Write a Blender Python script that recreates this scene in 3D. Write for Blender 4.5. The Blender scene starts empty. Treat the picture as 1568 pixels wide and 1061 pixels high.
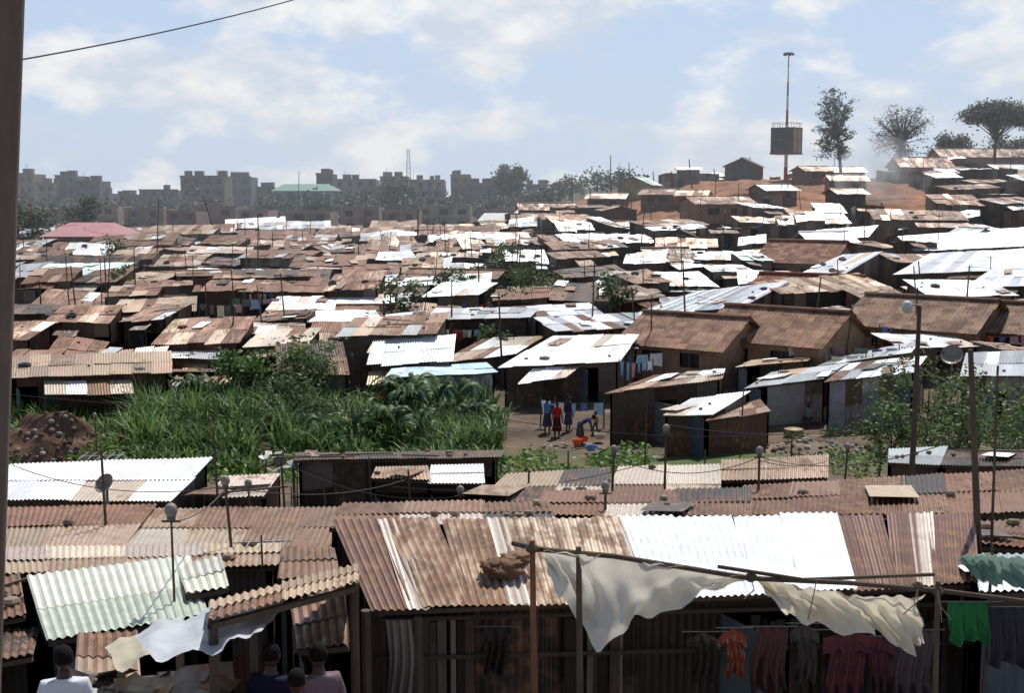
import bpy, math, random, bmesh
from mathutils import Vector, noise
R=random.Random(11)
F=1893.0
PITCH=math.atan(230.5/F); CP=math.cos(PITCH); SP=math.sin(PITCH)
scene=bpy.context.scene
# ---------------------------------------------------------------- survey helpers
def ray(px,py):
    x=(px-784)/F; v=(530.5-py)/F
    dy=CP+v*SP; dz=-SP+v*CP
    return (x/dy, dz/dy)
def P(px,py,D):
    dx,dz=ray(px,py); return Vector((dx*D,D,dz*D))
def sm(a,b,t):
    t=max(0.0,min(1.0,(t-a)/(b-a))); return t*t*(3-2*t)
PROF=[(-60,-4.6),(0,-4.6),(8,-5.0),(9.5,-5.2),(12,-6.1),(16,-7.0),(20,-7.6),(24,-8.2),(32,-9.5),(40,-10.3),(50,-10.7),(62,-10.8),(72,-10.1),(82,-9.4),(92,-9.1),(102,-8.7),(115,-8.4),(130,-8.1),(150,-7.9),(200,-7.4),(300,-7.0),(500,-6.0),(6000,-6.0)]
def tz(x,y):
    z=PROF[-1][1]
    for (a,za),(b,zb) in zip(PROF,PROF[1:]):
        if y<b:
            t=max(0,(y-a)/(b-a)); z=za+(zb-za)*t; break
    z+=9.8*sm(80,230,y)*sm(-20,45,x)*(1-sm(600,1500,y))
    z+=1.5*sm(170,260,y)*sm(60,100,x)*(1-sm(600,1500,y))
    z+=0.25*noise.noise(Vector((x*.12,y*.12,0)))*min(1,max(0,(y-30)/30))
    z+=0.9*noise.noise(Vector((x*.03,y*.03,4)))*sm(100,200,y)
    return z
def S(px,py,h=0.0,Dmin=8,Dmax=700):
    dx,dz=ray(px,py); D=Dmin; st=0.5
    while D<Dmax:
        if dz*D<=tz(dx*D,D)+h: break
        D+=st; st=max(.4,D*.005)
    return Vector((dx*D,D,dz*D))
# ---------------------------------------------------------------- materials
def newmat(name):
    m=bpy.data.materials.new(name); m.use_nodes=True
    nt=m.node_tree; nt.nodes.clear()
    o=nt.nodes.new('ShaderNodeOutputMaterial'); b=nt.nodes.new('ShaderNodeBsdfPrincipled')
    nt.links.new(b.outputs[0],o.inputs[0]); return m,nt,b,o
def nd(nt,t,**k):
    n=nt.nodes.new(t)
    for a,v in k.items(): setattr(n,a,v)
    return n
def mth(nt,op,a,b=None,clamp=False):
    n=nd(nt,'ShaderNodeMath',operation=op,use_clamp=clamp)
    for i,v in enumerate((a,b)):
        if v is None: continue
        if isinstance(v,(int,float)): n.inputs[i].default_value=v
        else: nt.links.new(v,n.inputs[i])
    return n.outputs[0]
def noi(nt,scale,detail=4,vec=None,stretch=None):
    g=nd(nt,'ShaderNodeNewGeometry'); n=nd(nt,'ShaderNodeTexNoise')
    n.inputs['Scale'].default_value=scale; n.inputs['Detail'].default_value=detail
    if stretch:
        mp=nd(nt,'ShaderNodeMapping'); mp.inputs['Scale'].default_value=stretch
        nt.links.new(g.outputs['Position'],mp.inputs[0]); nt.links.new(mp.outputs[0],n.inputs['Vector'])
    else: nt.links.new(g.outputs['Position'],n.inputs['Vector'])
    return n.outputs['Fac']
def mixc(nt,fac,a,b,bt='MIX'):
    n=nd(nt,'ShaderNodeMix',data_type='RGBA',blend_type=bt)
    if isinstance(fac,(int,float)): n.inputs[0].default_value=fac
    else: nt.links.new(fac,n.inputs[0])
    for i,v in ((6,a),(7,b)):
        if isinstance(v,tuple): n.inputs[i].default_value=(*v,1)
        else: nt.links.new(v,n.inputs[i])
    return n.outputs[2]
def iron():
    m,nt,b,o=newmat('corrugated_iron')
    at=nd(nt,'ShaderNodeVertexColor',layer_name='Col')
    n1=noi(nt,.9,3); n2=noi(nt,5,5); n3=noi(nt,2.5,3,stretch=(3.2,.45,.6)); n4=noi(nt,.35,2)
    s=mth(nt,'ADD',mth(nt,'MULTIPLY',n1,.5),mth(nt,'MULTIPLY',n3,.7))
    s=mth(nt,'ADD',s,mth(nt,'MULTIPLY',n2,.7))
    s=mth(nt,'ADD',s,at.outputs['Alpha'])
    s=mth(nt,'MULTIPLY',mth(nt,'SUBTRACT',s,1.2),5.0,True)
    rust=mixc(nt,mth(nt,'MULTIPLY',mth(nt,'SUBTRACT',n2,.34),3.0,True),(.045,.02,.012),(.23,.115,.06))
    base=mixc(nt,mth(nt,'MULTIPLY',s,.9),at.outputs['Color'],rust)
    v=mth(nt,'ADD',mth(nt,'ADD',mth(nt,'MULTIPLY',n2,.7),mth(nt,'MULTIPLY',n4,.5)),.42)
    base=mixc(nt,1.0,base,v,'MULTIPLY')
    nt.links.new(base,b.inputs['Base Color'])
    nt.links.new(mth(nt,'ADD',mth(nt,'MULTIPLY',s,.32),.46),b.inputs['Roughness'])
    nt.links.new(mth(nt,'MULTIPLY',mth(nt,'SUBTRACT',1.0,s),.25),b.inputs['Metallic'])
    bp=nd(nt,'ShaderNodeBump'); bp.inputs['Strength'].default_value=.25; bp.inputs['Distance'].default_value=.03
    nt.links.new(n2,bp.inputs['Height']); nt.links.new(bp.outputs[0],b.inputs['Normal'])
    return m
def generic(name,rough=.9,scale=3,amt=.6,bump=.3,bdist=.03,spec=.2,stretch=None,transl=0):
    m,nt,b,o=newmat(name)
    at=nd(nt,'ShaderNodeVertexColor',layer_name='Col')
    n=noi(nt,scale,4,stretch=stretch); n2=noi(nt,scale*.22,2)
    v=mth(nt,'ADD',mth(nt,'MULTIPLY',mth(nt,'ADD',n,n2),amt),1-amt)
    base=mixc(nt,1.0,at.outputs['Color'],v,'MULTIPLY')
    nt.links.new(base,b.inputs['Base Color'])
    b.inputs['Roughness'].default_value=rough
    b.inputs['Specular IOR Level'].default_value=spec
    if bump>0:
        bp=nd(nt,'ShaderNodeBump'); bp.inputs['Strength'].default_value=bump; bp.inputs['Distance'].default_value=bdist
        nt.links.new(n,bp.inputs['Height']); nt.links.new(bp.outputs[0],b.inputs['Normal'])
    if transl:
        t=nd(nt,'ShaderNodeBsdfTranslucent'); mx=nd(nt,'ShaderNodeMixShader'); mx.inputs[0].default_value=transl
        nt.links.new(base,t.inputs[0]); nt.links.new(b.outputs[0],mx.inputs[1]); nt.links.new(t.outputs[0],mx.inputs[2]); nt.links.new(mx.outputs[0],o.inputs[0])
    return m
def volmat(name,dens,col,aniso,ns=0,thr=.5):
    m=bpy.data.materials.new(name); m.use_nodes=True; nt=m.node_tree; nt.nodes.clear()
    o=nd(nt,'ShaderNodeOutputMaterial'); v=nd(nt,'ShaderNodeVolumeScatter'); v.inputs['Color'].default_value=(*col,1); v.inputs['Density'].default_value=dens; v.inputs['Anisotropy'].default_value=aniso
    nt.links.new(v.outputs[0],o.inputs['Volume'])
    if ns:
        n=noi(nt,ns,3); nt.links.new(mth(nt,'MULTIPLY',mth(nt,'SUBTRACT',n,thr,True),dens),v.inputs['Density'])
    return m
M={'iron':iron(),
 'wall':generic('weathered_wall',.9,2.5,.9,.4,.03),
 'wood':generic('weathered_wood',.85,6,.8,.5,.01,stretch=(3,3,.5)),
 'soil':generic('red_soil',.97,1.6,.9,.8,.12,.1),
 'leaf':generic('foliage',.55,.9,.5,0,.01,.35,transl=.35),
 'cloth':generic('woven_cloth',.9,9,.45,.2,.01,.1,transl=.2),
 'tarp':generic('plastic_tarpaulin',.5,3.5,.6,.35,.03,.4,transl=.3),
 'skin':generic('skin',.5,12,.15,.05,.003,.4),
 'hair':generic('hair',.9,60,.5,.6,.005,.1),
 'glass':generic('dark_opening',.4,1,.3,0,.01,.4),
 'tile':generic('clay_tile',.9,3.5,.85,.5,.03,.15),
 'metal':generic('painted_metal',.5,4,.5,.1,.01,.4),
 'haze':volmat('dusty_air',.00058,(.93,.96,1.0),.2),
 'smoke':volmat('wood_smoke',.6,(.9,.93,1.0),.2,.22,.42)}
# ---------------------------------------------------------------- mesh builder
class B:
    def __init__(s): s.v=[];s.f=[];s.m=[];s.c=[]
    def face(s,pts,mat,col):
        i=len(s.v); s.v.extend([tuple(p) for p in pts]); s.f.append(tuple(range(i,i+len(pts)))); s.m.append(mat); s.c.append(col if len(col)==4 else (*col,0))
    def box(s,c,sx,sy,sz,mat,col,yaw=0):
        cy,sn=math.cos(yaw),math.sin(yaw); c=Vector(c)
        def q(x,y,z): return c+Vector((x*cy-y*sn,x*sn+y*cy,z))
        a=[q(i*sx/2,j*sy/2,k*sz/2) for k in(-1,1) for j in(-1,1) for i in(-1,1)]
        for f in((0,1,5,4),(1,3,7,5),(3,2,6,7),(2,0,4,6),(4,5,7,6),(2,3,1,0)): s.face([a[i] for i in f],mat,col)
    def cyl(s,p,q,r0,r1,mat,col,n=6,cap=True):
        p=Vector(p);q=Vector(q);d=(q-p)
        if d.length<1e-5:return
        d.normalize(); a=d.orthogonal().normalized(); b=d.cross(a)
        i=len(s.v)
        for o,r in((p,r0),(q,r1)):
            for k in range(n):
                t=2*math.pi*k/n; s.v.append(tuple(o+a*(r*math.cos(t))+b*(r*math.sin(t))))
        col=col if len(col)==4 else (*col,0)
        for k in range(n):
            k2=(k+1)%n; s.f.append((i+k,i+k2,i+n+k2,i+n+k)); s.m.append(mat); s.c.append(col)
        if cap:
            s.f.append(tuple(i+n+k for k in range(n))); s.m.append(mat); s.c.append(col)
    def path(s,pts,r,mat,col,n=5):
        for a,b in zip(pts,pts[1:]): s.cyl(a,b,r,r,mat,col,n)
    def ball(s,c,rx,ry,rz,mat,col,nu=10,nv=7,fn=None):
        c=Vector(c); g=[]
        for j in range(nv+1):
            ph=math.pi*j/nv; row=[]
            for i in range(nu):
                th=2*math.pi*i/nu
                p=Vector((math.sin(ph)*math.cos(th),math.sin(ph)*math.sin(th),math.cos(ph)))
                k=fn(p) if fn else 1.0
                row.append(c+Vector((p.x*rx*k,p.y*ry*k,p.z*rz*k)))
            g.append(row)
        i0=len(s.v)
        for row in g: s.v.extend([tuple(p) for p in row])
        col=col if len(col)==4 else (*col,0)
        for j in range(nv):
            for i in range(nu):
                i2=(i+1)%nu
                s.f.append((i0+j*nu+i,i0+(j+1)*nu+i,i0+(j+1)*nu+i2,i0+j*nu+i2)); s.m.append(mat); s.c.append(col)
    def torus(s,c,r,t,mat,col,nrm=Vector((0,0,1)),n=14,k=6):
        c=Vector(c); a=nrm.orthogonal().normalized(); e=nrm.cross(a)
        def q(i,j):
            u=2*math.pi*i/n; w=2*math.pi*j/k; return c+(a*math.cos(u)+e*math.sin(u))*(r+t*math.cos(w))+nrm*(t*math.sin(w))
        for i in range(n):
            for j in range(k): s.face([q(i,j),q(i+1,j),q(i+1,j+1),q(i,j+1)],mat,col)
    def sheet(s,eL,eR,rL,rR,colf,ncol=4,nrow=2,corr=0.0,pitch=.09,jit=.03,rag=.12,mat='iron',edges=None):
        eL,eR,rL,rR=map(Vector,(eL,eR,rL,rR))
        nrm=(eR-eL).cross(rL-eL).normalized()
        W=((eR-eL).length+(rR-rL).length)/2; L=max(.3,((rL-eL).length+(rR-eR).length)/2)
        if edges is None:
            edges=[i/ncol for i in range(ncol+1)]
            for i in range(1,ncol): edges[i]+=R.uniform(-.18,.18)/ncol
        def bl(u,v): return (eL*(1-u)+eR*u)*(1-v)+(rL*(1-u)+rR*u)*v
        for j in range(nrow):
            for i in range(len(edges)-1):
                col=colf(i,j)
                if col is None: continue
                u0=edges[i]-.004; u1=edges[i+1]+.006
                v0=j/nrow-(R.uniform(0.01,.06) if j else R.uniform(0,rag)/L); v1=(j+1)/nrow+(.02 if j<nrow-1 else R.uniform(-.02,rag)/L)
                o=[R.uniform(-jit,jit)+.012*j for _ in range(4)]
                if corr>0:
                    n=max(2,int((u1-u0)*W/pitch*4)); ia=len(s.v)
                    sk=R.uniform(-.01,.01)
                    for k in range(n+1):
                        t=k/n; u=u0+(u1-u0)*t; a=corr*math.sin(2*math.pi*u*W/pitch)
                        for vv,oa,ob in((v0,o[0],o[1]),(v1,o[2],o[3])):
                            s.v.append(tuple(bl(u+sk*vv,vv)+nrm*(a+oa*(1-t)+ob*t+.003*(i%2))))
                    c=col if len(col)==4 else (*col,0)
                    for k in range(n):
                        q=ia+2*k; s.f.append((q,q+2,q+3,q+1)); s.m.append(mat); s.c.append(c)
                else:
                    s.face([bl(u0,v0)+nrm*o[0],bl(u1,v0)+nrm*o[1],bl(u1,v1)+nrm*o[3],bl(u0,v1)+nrm*o[2]],mat,col)
    def finish(s,name,smooth=False):
        me=bpy.data.meshes.new(name); me.from_pydata(s.v,[],s.f)
        names=sorted(set(s.m)); ix={n:i for i,n in enumerate(names)}
        for n in names: me.materials.append(M[n])
        me.polygons.foreach_set('material_index',[ix[m] for m in s.m])
        ca=me.color_attributes.new('Col','FLOAT_COLOR','CORNER'); d=[]
        for f,c in zip(s.f,s.c): d.extend(list(c)*len(f))
        ca.data.foreach_set('color',d)
        if smooth: me.polygons.foreach_set('use_smooth',[True]*len(s.f))
        me.update(); o=bpy.data.objects.new(name,me); scene.collection.objects.link(o); return o
def jc(c,a=.12,al=None):
    k=1+R.uniform(-a,a)*1.5; t=[max(0,x*k*(1+R.uniform(-a,a)*.25)) for x in c[:3]]
    return (*[min(.9,x) for x in t], al if al is not None else (c[3] if len(c)>3 else 0))
KIND={'rust':((.23,.13,.08),.36),'tan':((.42,.30,.205),.22),'pink':((.54,.45,.37),.15),'white':((.80,.81,.82),-.02),
 'grey':((.42,.43,.44),.08),'dark':((.055,.042,.035),.3),'green':((.46,.56,.52),.0),'blue':((.50,.66,.72),-.2),
 'bright':((.88,.89,.90),-.26),'redrust':((.21,.095,.055),.34),'cream':((.60,.60,.50),.03)}
MIXK={'rust':['tan','redrust','rust','pink','dark','grey'],'tan':['rust','pink','redrust','tan'],'pink':['tan','white','rust'],'white':['white','grey','pink','rust','bright'],
 'grey':['white','grey','tan'],'dark':['dark','rust'],'green':['green','white'],'blue':['blue'],'bright':['bright','bright','white','pink'],'redrust':['rust','redrust','tan'],'cream':['cream','cream','grey']}
def kcol(k,odd=.25):
    if R.random()<odd: k=R.choice(MIXK[k])
    c,a=KIND[k]; return jc(c,.17,a+R.uniform(-.12,.12))
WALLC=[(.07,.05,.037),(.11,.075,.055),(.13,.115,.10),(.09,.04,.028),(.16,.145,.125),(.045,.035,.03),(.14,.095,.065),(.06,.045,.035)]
FOOT=[]
def bil(q,u,v): return (q[0]*(1-u)+q[1]*u)*(1-v)+(q[2]*(1-u)+q[3]*u)*v
def shack(eL,eR,rL,rR,kind,name='tin_shack',corr=0,nrow=2,wall=None,odd=.25,edges=None,colf=None,front=True,sheetw=.85,door=True,jit=.03,clutter=3,walls=True,pitch=.09,inset=.07,porch=0,rag=.12):
    b=B(); q=[Vector(p) for p in(eL,eR,rL,rR)]
    W=(q[1]-q[0]).length
    nc=max(1,int(W/sheetw))
    b.sheet(*q,colf or (lambda i,j:kcol(kind,odd)),ncol=nc,nrow=nrow,corr=corr,jit=jit,edges=edges,pitch=pitch,rag=rag)
    cen=bil(q,.5,.5); FOOT.append((cen.x,cen.y,W/2,(q[2]-q[0]).length/2))
    dn=Vector((0,0,-.07))
    for v in(.03,.97):
        b.cyl(bil(q,.01,v)+dn,bil(q,.99,v)+dn,.035,.035,'wood',(.10,.07,.05),4)
    def wl(u0,v0,u1,v1,dr):
        a=bil(q,u0,v0);c=bil(q,u1,v1); L=((a-c).xy).length; n=max(1,int(L/.9)); dcol=R.randrange(n) if dr else -1
        wk=wall or R.choice(WALLC)
        for i in range(n):
            p=a.lerp(c,i/n); r=a.lerp(c,(i+1)/n)
            p1=p+Vector((0,0,-.06)); r1=r+Vector((0,0,-.06))
            zb_=min(tz(p.x,p.y),tz(r.x,r.y))-.15
            if p1.z-zb_<.3: continue
            p0=Vector((p.x,p.y,zb_)); r0=Vector((r.x,r.y,zb_))
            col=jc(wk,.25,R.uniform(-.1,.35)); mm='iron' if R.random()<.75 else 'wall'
            if i==dcol:
                zt=zb_+2.0
                if zt<p1.z-.1: b.face([Vector((p.x,p.y,zt)),Vector((r.x,r.y,zt)),r1,p1],mm,col)
                d=(r-p); d.z=0; nn=Vector((d.y,-d.x,0)).normalized()*d.length*.8
                e=p+d*.25+nn
                b.face([p0,Vector((e.x,e.y,zb_)),Vector((e.x,e.y,min(zt,p1.z))),Vector((p.x,p.y,min(zt,p1.z)))],'wood',jc((.10,.12,.13),.4))
                continue
            k=R.uniform(.3,.75); pm=p0.lerp(p1,k); rm=r0.lerp(r1,k+R.uniform(-.05,.05))
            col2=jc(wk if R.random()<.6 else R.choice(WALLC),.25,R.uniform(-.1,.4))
            if corr>0:
                b.sheet(p0,r0,pm,rm,lambda i,j:col,ncol=1,nrow=1,corr=.011,pitch=.09,jit=.01,rag=.02,mat=mm)
                b.sheet(pm,rm,p1,r1,lambda i,j:col2,ncol=1,nrow=1,corr=.011,pitch=.09,jit=.01,rag=.05,mat=mm)
            else:
                b.face([p0,r0,rm,pm],mm,col); b.face([pm,rm,r1,p1],mm,col2)
        for e in(a,c): b.box((e.x,e.y,(e.z+tz(e.x,e.y))/2-.1),.07,.07,max(.2,e.z-tz(e.x,e.y)),'wood',(.1,.07,.05))
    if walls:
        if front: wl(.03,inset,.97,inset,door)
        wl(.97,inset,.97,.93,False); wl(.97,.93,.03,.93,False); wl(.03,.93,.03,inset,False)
    else:
        for u,v in((.03,.05),(.97,.05),(.03,.95),(.97,.95)):
            e=bil(q,u,v); b.cyl((e.x,e.y,tz(e.x,e.y)-.1),e,.045,.04,'wood',(.09,.065,.05),7)
    nrm=(q[1]-q[0]).cross(q[2]-q[0]).normalized(); along=(q[1]-q[0]).normalized(); fw=(q[0]-q[2]); fw.z=0; fw.normalize()
    if porch:
        u0=R.uniform(0,.5); u1=min(1,u0+R.uniform(.3,.6)); dz=R.uniform(.1,.4); dp=R.uniform(.9,1.7)
        a=bil(q,u0,0)+Vector((0,0,-dz)); c=bil(q,u1,0)+Vector((0,0,-dz)); e=a+fw*dp+Vector((0,0,-.3*dp+R.uniform(-.1,.1))); g=c+fw*dp+Vector((0,0,-.3*dp+R.uniform(-.1,.1)))
        kd=R.choice(['rust','tan','redrust','dark','pink','white'])
        b.sheet(e,g,a-fw*.1,c-fw*.1,lambda i,j:kcol(kd,.4),ncol=max(1,int((c-a).length/.8)),nrow=1,corr=corr,pitch=pitch,jit=.04,rag=.2)
        for p in(e,g): b.cyl((p.x,p.y,tz(p.x,p.y)-.1),p,.04,.03,'wood',(.1,.07,.05),5)
    for k in range(R.randrange(0,2*clutter+1) if clutter else 0):
        p=bil(q,R.uniform(.05,.95),R.uniform(.08,.92))+nrm*.05
        t=R.random()
        if cen.y<45 and .63<t<.82: t=.3
        if t<.5: b.ball(p,R.uniform(.06,.13),R.uniform(.05,.11),.055,'wall',jc((.20,.16,.12),.3),6,4)
        elif t<.66:
            d=along*R.uniform(.4,1.1)+fw*R.uniform(-.4,.4); d.z=0; d=d-nrm*d.dot(nrm); b.cyl(p-d,p+d,.03,.025,'wood',(.15,.11,.08),4)
        elif t<.72: b.torus(p+nrm*.05,.24,.085,'metal',(.025,.025,.027),nrm)
        elif t<.8: b.ball(p,.28,.2,.1,'cloth',jc(R.choice([(.2,.12,.08),(.3,.3,.28),(.1,.12,.2)]),.2),10,6,lambda p_:1+.4*noise.noise(p_*2+p))
        else:
            w=R.uniform(.3,.45); h=R.uniform(.3,.9); s_=(q[2]-q[0]).normalized(); a=R.uniform(-.3,.3); e1=(along+s_*a).normalized()*w; e2=(s_-along*a).normalized()*h
            kk=kcol(R.choice(['rust','tan','white','dark','redrust','pink','bright'])); p=p+nrm*.02
            b.face([p-e1-e2+nrm*R.uniform(0,.08),p+e1-e2+nrm*R.uniform(0,.08),p+e1+e2,p-e1+e2],'iron',kk)
    return b.finish(name)
def pshack(e1,e2,r1,r2,kind,D=None,DR=None,dep=2.5,depR=None,h=2.3,**k):
    if D is None:
        a=S(*e1,h=h); c=S(*e2,h=h); D=a.y; DR=c.y if DR is None else DR
    if DR is None: DR=D
    if depR is None: depR=dep
    return shack(P(*e1,D),P(*e2,DR),P(*r1,D+dep),P(*r2,DR+depR),kind,**k)
def gable_house(pos,yaw,L,W,hw,rise,kind='tile',wall=(.24,.18,.13),name='tile_roof_house',rcol=(.20,.115,.08)):
    b=B(); c,s=math.cos(yaw),math.sin(yaw); z0=pos[2]
    FOOT.append((pos[0],pos[1],L/2,W/2+.5))
    def T(x,y,z): return Vector((pos[0]+x*c-y*s,pos[1]+x*s+y*c,z0+z))
    for sx in(-1,1):
        x=sx*L/2
        b.face([T(x,-W/2,-1),T(x,W/2,-1),T(x,W/2,hw),T(x,0,hw+rise-.05),T(x,-W/2,hw)],'wall',wall)
    for sy in(-1,1):
        y=sy*W/2; n=5; wins=(1,3)
        for i in range(n):
            x0=-L/2+L*i/n; x1=x0+L/n
            if i in wins:
                for za,zb in((-1,.9),(1.7,hw)): b.face([T(x0,y,za),T(x1,y,za),T(x1,y,zb),T(x0,y,zb)],'wall',wall)
                b.face([T(x0,y*.94,.9),T(x1,y*.94,.9),T(x1,y*.94,1.7),T(x0,y*.94,1.7)],'glass',(.03,.03,.035))
                b.box(T((x0+x1)/2,y*1.003,1.3),.06,.05,.8,'wood',(.15,.12,.1),yaw)
            else: b.face([T(x0,y,-1),T(x1,y,-1),T(x1,y,hw),T(x0,y,hw)],'wall',wall)
        ov=.45; k=rise/(W/2); e=T(-L/2-ov,sy*(W/2+ov),hw-k*ov); f=T(L/2+ov,sy*(W/2+ov),hw-k*ov)
        g=T(-L/2-ov,0,hw+rise); h=T(L/2+ov,0,hw+rise)
        rows=max(4,int(W/2/.33))
        if kind=='tile':
            b.sheet(e,f,g,h,lambda i,j:jc(rcol,.24),ncol=max(3,int(L/.5)),nrow=rows,corr=.02,pitch=.25,jit=.012,rag=.02,mat='tile')
        else: b.sheet(e,f,g,h,lambda i,j:kcol(kind,.2),ncol=int(L/.8)+1,nrow=2)
    b.cyl(T(-L/2-.45,0,hw+rise+.02),T(L/2+.45,0,hw+rise+.02),.11,.11,'tile' if kind=='tile' else 'iron',(*[x*.8 for x in rcol],.2),6)
    return b.finish(name)
# ---------------------------------------------------------------- terrain
def build_terrain():
    ys=[-60]; 
    while ys[-1]<5000:
        y=ys[-1]; ys.append(y+ (1.2 if y<70 else 2.2 if y<260 else (y-260)*.09+4))
    n=190; xs=[]
    for i in range(-n,n+1):
        t=i/n; xs.append(110*t+3500*t*abs(t)**5)
    v=[];cc=[]
    for y in ys:
        for x in xs:
            z=tz(x,y)
            nn=noise.noise(Vector((x*.35,y*.35,2)))
            bank=sm(150,175,y)*(1-sm(235,270,y))*sm(8,20,x)*(1-sm(75,95,x))
            z+=.12*nn if y<260 else 0
            z+=bank*(1.1*noise.noise(Vector((x*.16,y*.10,5)))+.5*noise.noise(Vector((x*.5,y*.3,6))))
            v.append((x,y,z))
            c=Vector((.17,.12,.085)); g=Vector((.075,.12,.035)); r=Vector((.33,.16,.09)); dk=Vector((.08,.062,.05))
            m=noise.noise(Vector((x*.09,y*.09,9)))
            gm=sm(43,48,y)*(1-sm(60,65,y))*(1-sm(-2.5,-.5,x))*(.75+m)
            gm=max(gm,sm(43,47,y)*(1-sm(50,53,y))*(.1+m)); gm=min(1,max(0,gm))
            rm=sm(140,165,y)*(1-sm(270,330,y))*sm(6,16,x); rm=min(1,max(0,rm*(.85+m)))
            fg=sm(300,420,y)
            k=c.lerp(dk,min(1,max(0,.45+nn*1.3))).lerp(g,gm).lerp(r if nn>-.15 else r*.6,rm).lerp(Vector((.07,.09,.05)),fg*(1-rm))
            cc.append((*k,0))
    w=len(xs); f=[]
    for j in range(len(ys)-1):
        for i in range(w-1):
            a=j*w+i; f.append((a,a+1,a+w+1,a+w))
    me=bpy.data.meshes.new('ground'); me.from_pydata(v,[],f)
    ca=me.color_attributes.new('Col','FLOAT_COLOR','POINT'); d=[]
    for c in cc:d.extend(c)
    ca.data.foreach_set('color',d); me.materials.append(M['soil'])
    me.polygons.foreach_set('use_smooth',[True]*len(f)); me.update()
    scene.collection.objects.link(bpy.data.objects.new('ground',me))
build_terrain()
# ---------------------------------------------------------------- foreground shacks
def main_roof():
    spec=[(0,.055,'redrust'),(.055,.08,'pk'),(.08,.15,'tanr'),(.15,.215,'tanr'),(.215,.24,'pk'),(.24,.32,'yel'),(.32,.40,'yel'),(.40,.435,'yel'),
     (.435,.52,'bright'),(.52,.61,'bright'),(.61,.70,'bright'),(.70,.785,'bright'),(.785,.86,'redrust'),(.86,.90,'redrust'),(.90,.93,'pk'),(.93,1,'redrust')]
    edges=[a for a,_,_ in spec]+[1.0]
    def cf(i,j):
        k=spec[i][2]
        if k=='tanr': return (.48,.33,.22,R.uniform(.36,.44))
        if k=='yel': return (.60,.46,.33,R.uniform(.28,.36))
        if k=='pk': return (.56,.48,.41,.14)
        if k=='bright': return (.84,.86,.88,-.42)
        if k=='redrust': return (.18,.09,.06,.3)
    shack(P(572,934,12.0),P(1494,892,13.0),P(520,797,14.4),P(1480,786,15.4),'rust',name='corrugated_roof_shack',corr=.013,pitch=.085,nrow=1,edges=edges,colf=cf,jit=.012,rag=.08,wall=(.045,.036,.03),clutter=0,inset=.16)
main_roof()
C=dict(corr=.014,jit=.014)
pshack((72,980),(318,940),(42,888),(290,855),'cream',D=11.8,DR=12.4,dep=2.0,odd=.1,clutter=0,wall=(.06,.045,.035),**C)
pshack((285,908),(350,896),(272,872),(338,853),'cream',D=12.8,DR=12.9,dep=1.2,odd=0,clutter=0,wall=(.05,.04,.03),**C)
pshack((-60,842),(190,836),(-60,780),(238,773),'redrust',D=18.5,dep=3.2,odd=.2,clutter=1,**C)
pshack((188,838),(540,842),(228,781),(560,778),'rust',D=18.5,dep=3.2,odd=.5,clutter=2,**C)
pshack((-40,880),(425,864),(-40,842),(432,832),'tan',D=16,dep=1.9,odd=.5,clutter=1,**C)
pshack((-30,764),(262,765),(5,712),(327,702),'white',D=24,dep=3.6,odd=.05,clutter=1,**C)
pshack((312,762),(405,758),(345,730),(430,726),'pink',D=25,dep=2.5,odd=.4,**C)
pshack((500,806),(850,800),(522,773),(840,768),'rust',D=17,dep=2.4,odd=.5,**C)
pshack((425,885),(520,880),(432,838),(512,838),'rust',D=14,dep=1.8,odd=.2,clutter=0,**C)
pshack((732,766),(925,770),(775,727),(935,716),'rust',D=22,dep=3.4,odd=.55,**C)
pshack((925,765),(1105,772),(945,716),(1100,712),'tan',D=24,dep=3.2,odd=.7,clutter=8,**C)
pshack((1100,735),(1268,730),(1105,706),(1268,697),'tan',D=27,dep=1.5,odd=.3,clutter=0,**C)
pshack((818,788),(1150,790),(832,754),(1150,748),'rust',D=18.5,dep=2.4,odd=.4,**C)
pshack((1120,786),(1620,784),(1135,745),(1600,718),'rust',D=19.5,dep=3.2,odd=.5,clutter=3,**C)
pshack((568,732),(660,735),(575,716),(655,714),'tan',D=30,dep=1.8,odd=.4,**C)
pshack((655,738),(742,738),(660,714),(740,711),'white',D=30,dep=2.0,odd=.3,clutter=0,**C)
pshack((450,704),(765,700),(455,694),(770,690),'dark',D=34,dep=2.5,odd=.1,wall=(.035,.028,.022),clutter=5,**C)
pshack((1360,708),(1440,712),(1360,688),(1450,684),'grey',D=33,dep=2.5,odd=.3,**C)
pshack((1440,712),(1620,715),(1450,690),(1620,690),'dark',D=33,dep=2.5,odd=.3,**C)
pshack((318,948),(548,890),(322,922),(550,866),'tan',D=9.4,DR=10.8,dep=1.6,odd=.3,name='porch_roof',corr=.014,jit=.01,clutter=0,walls=False)
pshack((455,992),(535,985),(445,925),(528,895),'rust',D=11.2,dep=1.0,odd=.1,name='porch_roof',corr=.014,jit=.01,clutter=0)
pshack((-60,960),(40,940),(-60,905),(30,880),'rust',D=13,dep=2,odd=.3,**C)
pshack((-60,1020),(50,1000),(-60,965),(60,965),'dark',D=11.5,dep=1.6,odd=.2,clutter=0,**C)
pshack((115,1035),(215,1040),(118,975),(210,975),'tan',D=10.6,dep=.9,odd=.3,clutter=0,**C)
pshack((1500,905),(1650,900),(1490,850),(1650,850),'green',D=12.5,dep=2.0,odd=.3,wall=(.05,.045,.04),**C)
pshack((1480,830),(1650,845),(1500,800),(1650,795),'redrust',D=15.5,dep=2.0,odd=.3,**C)
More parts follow.
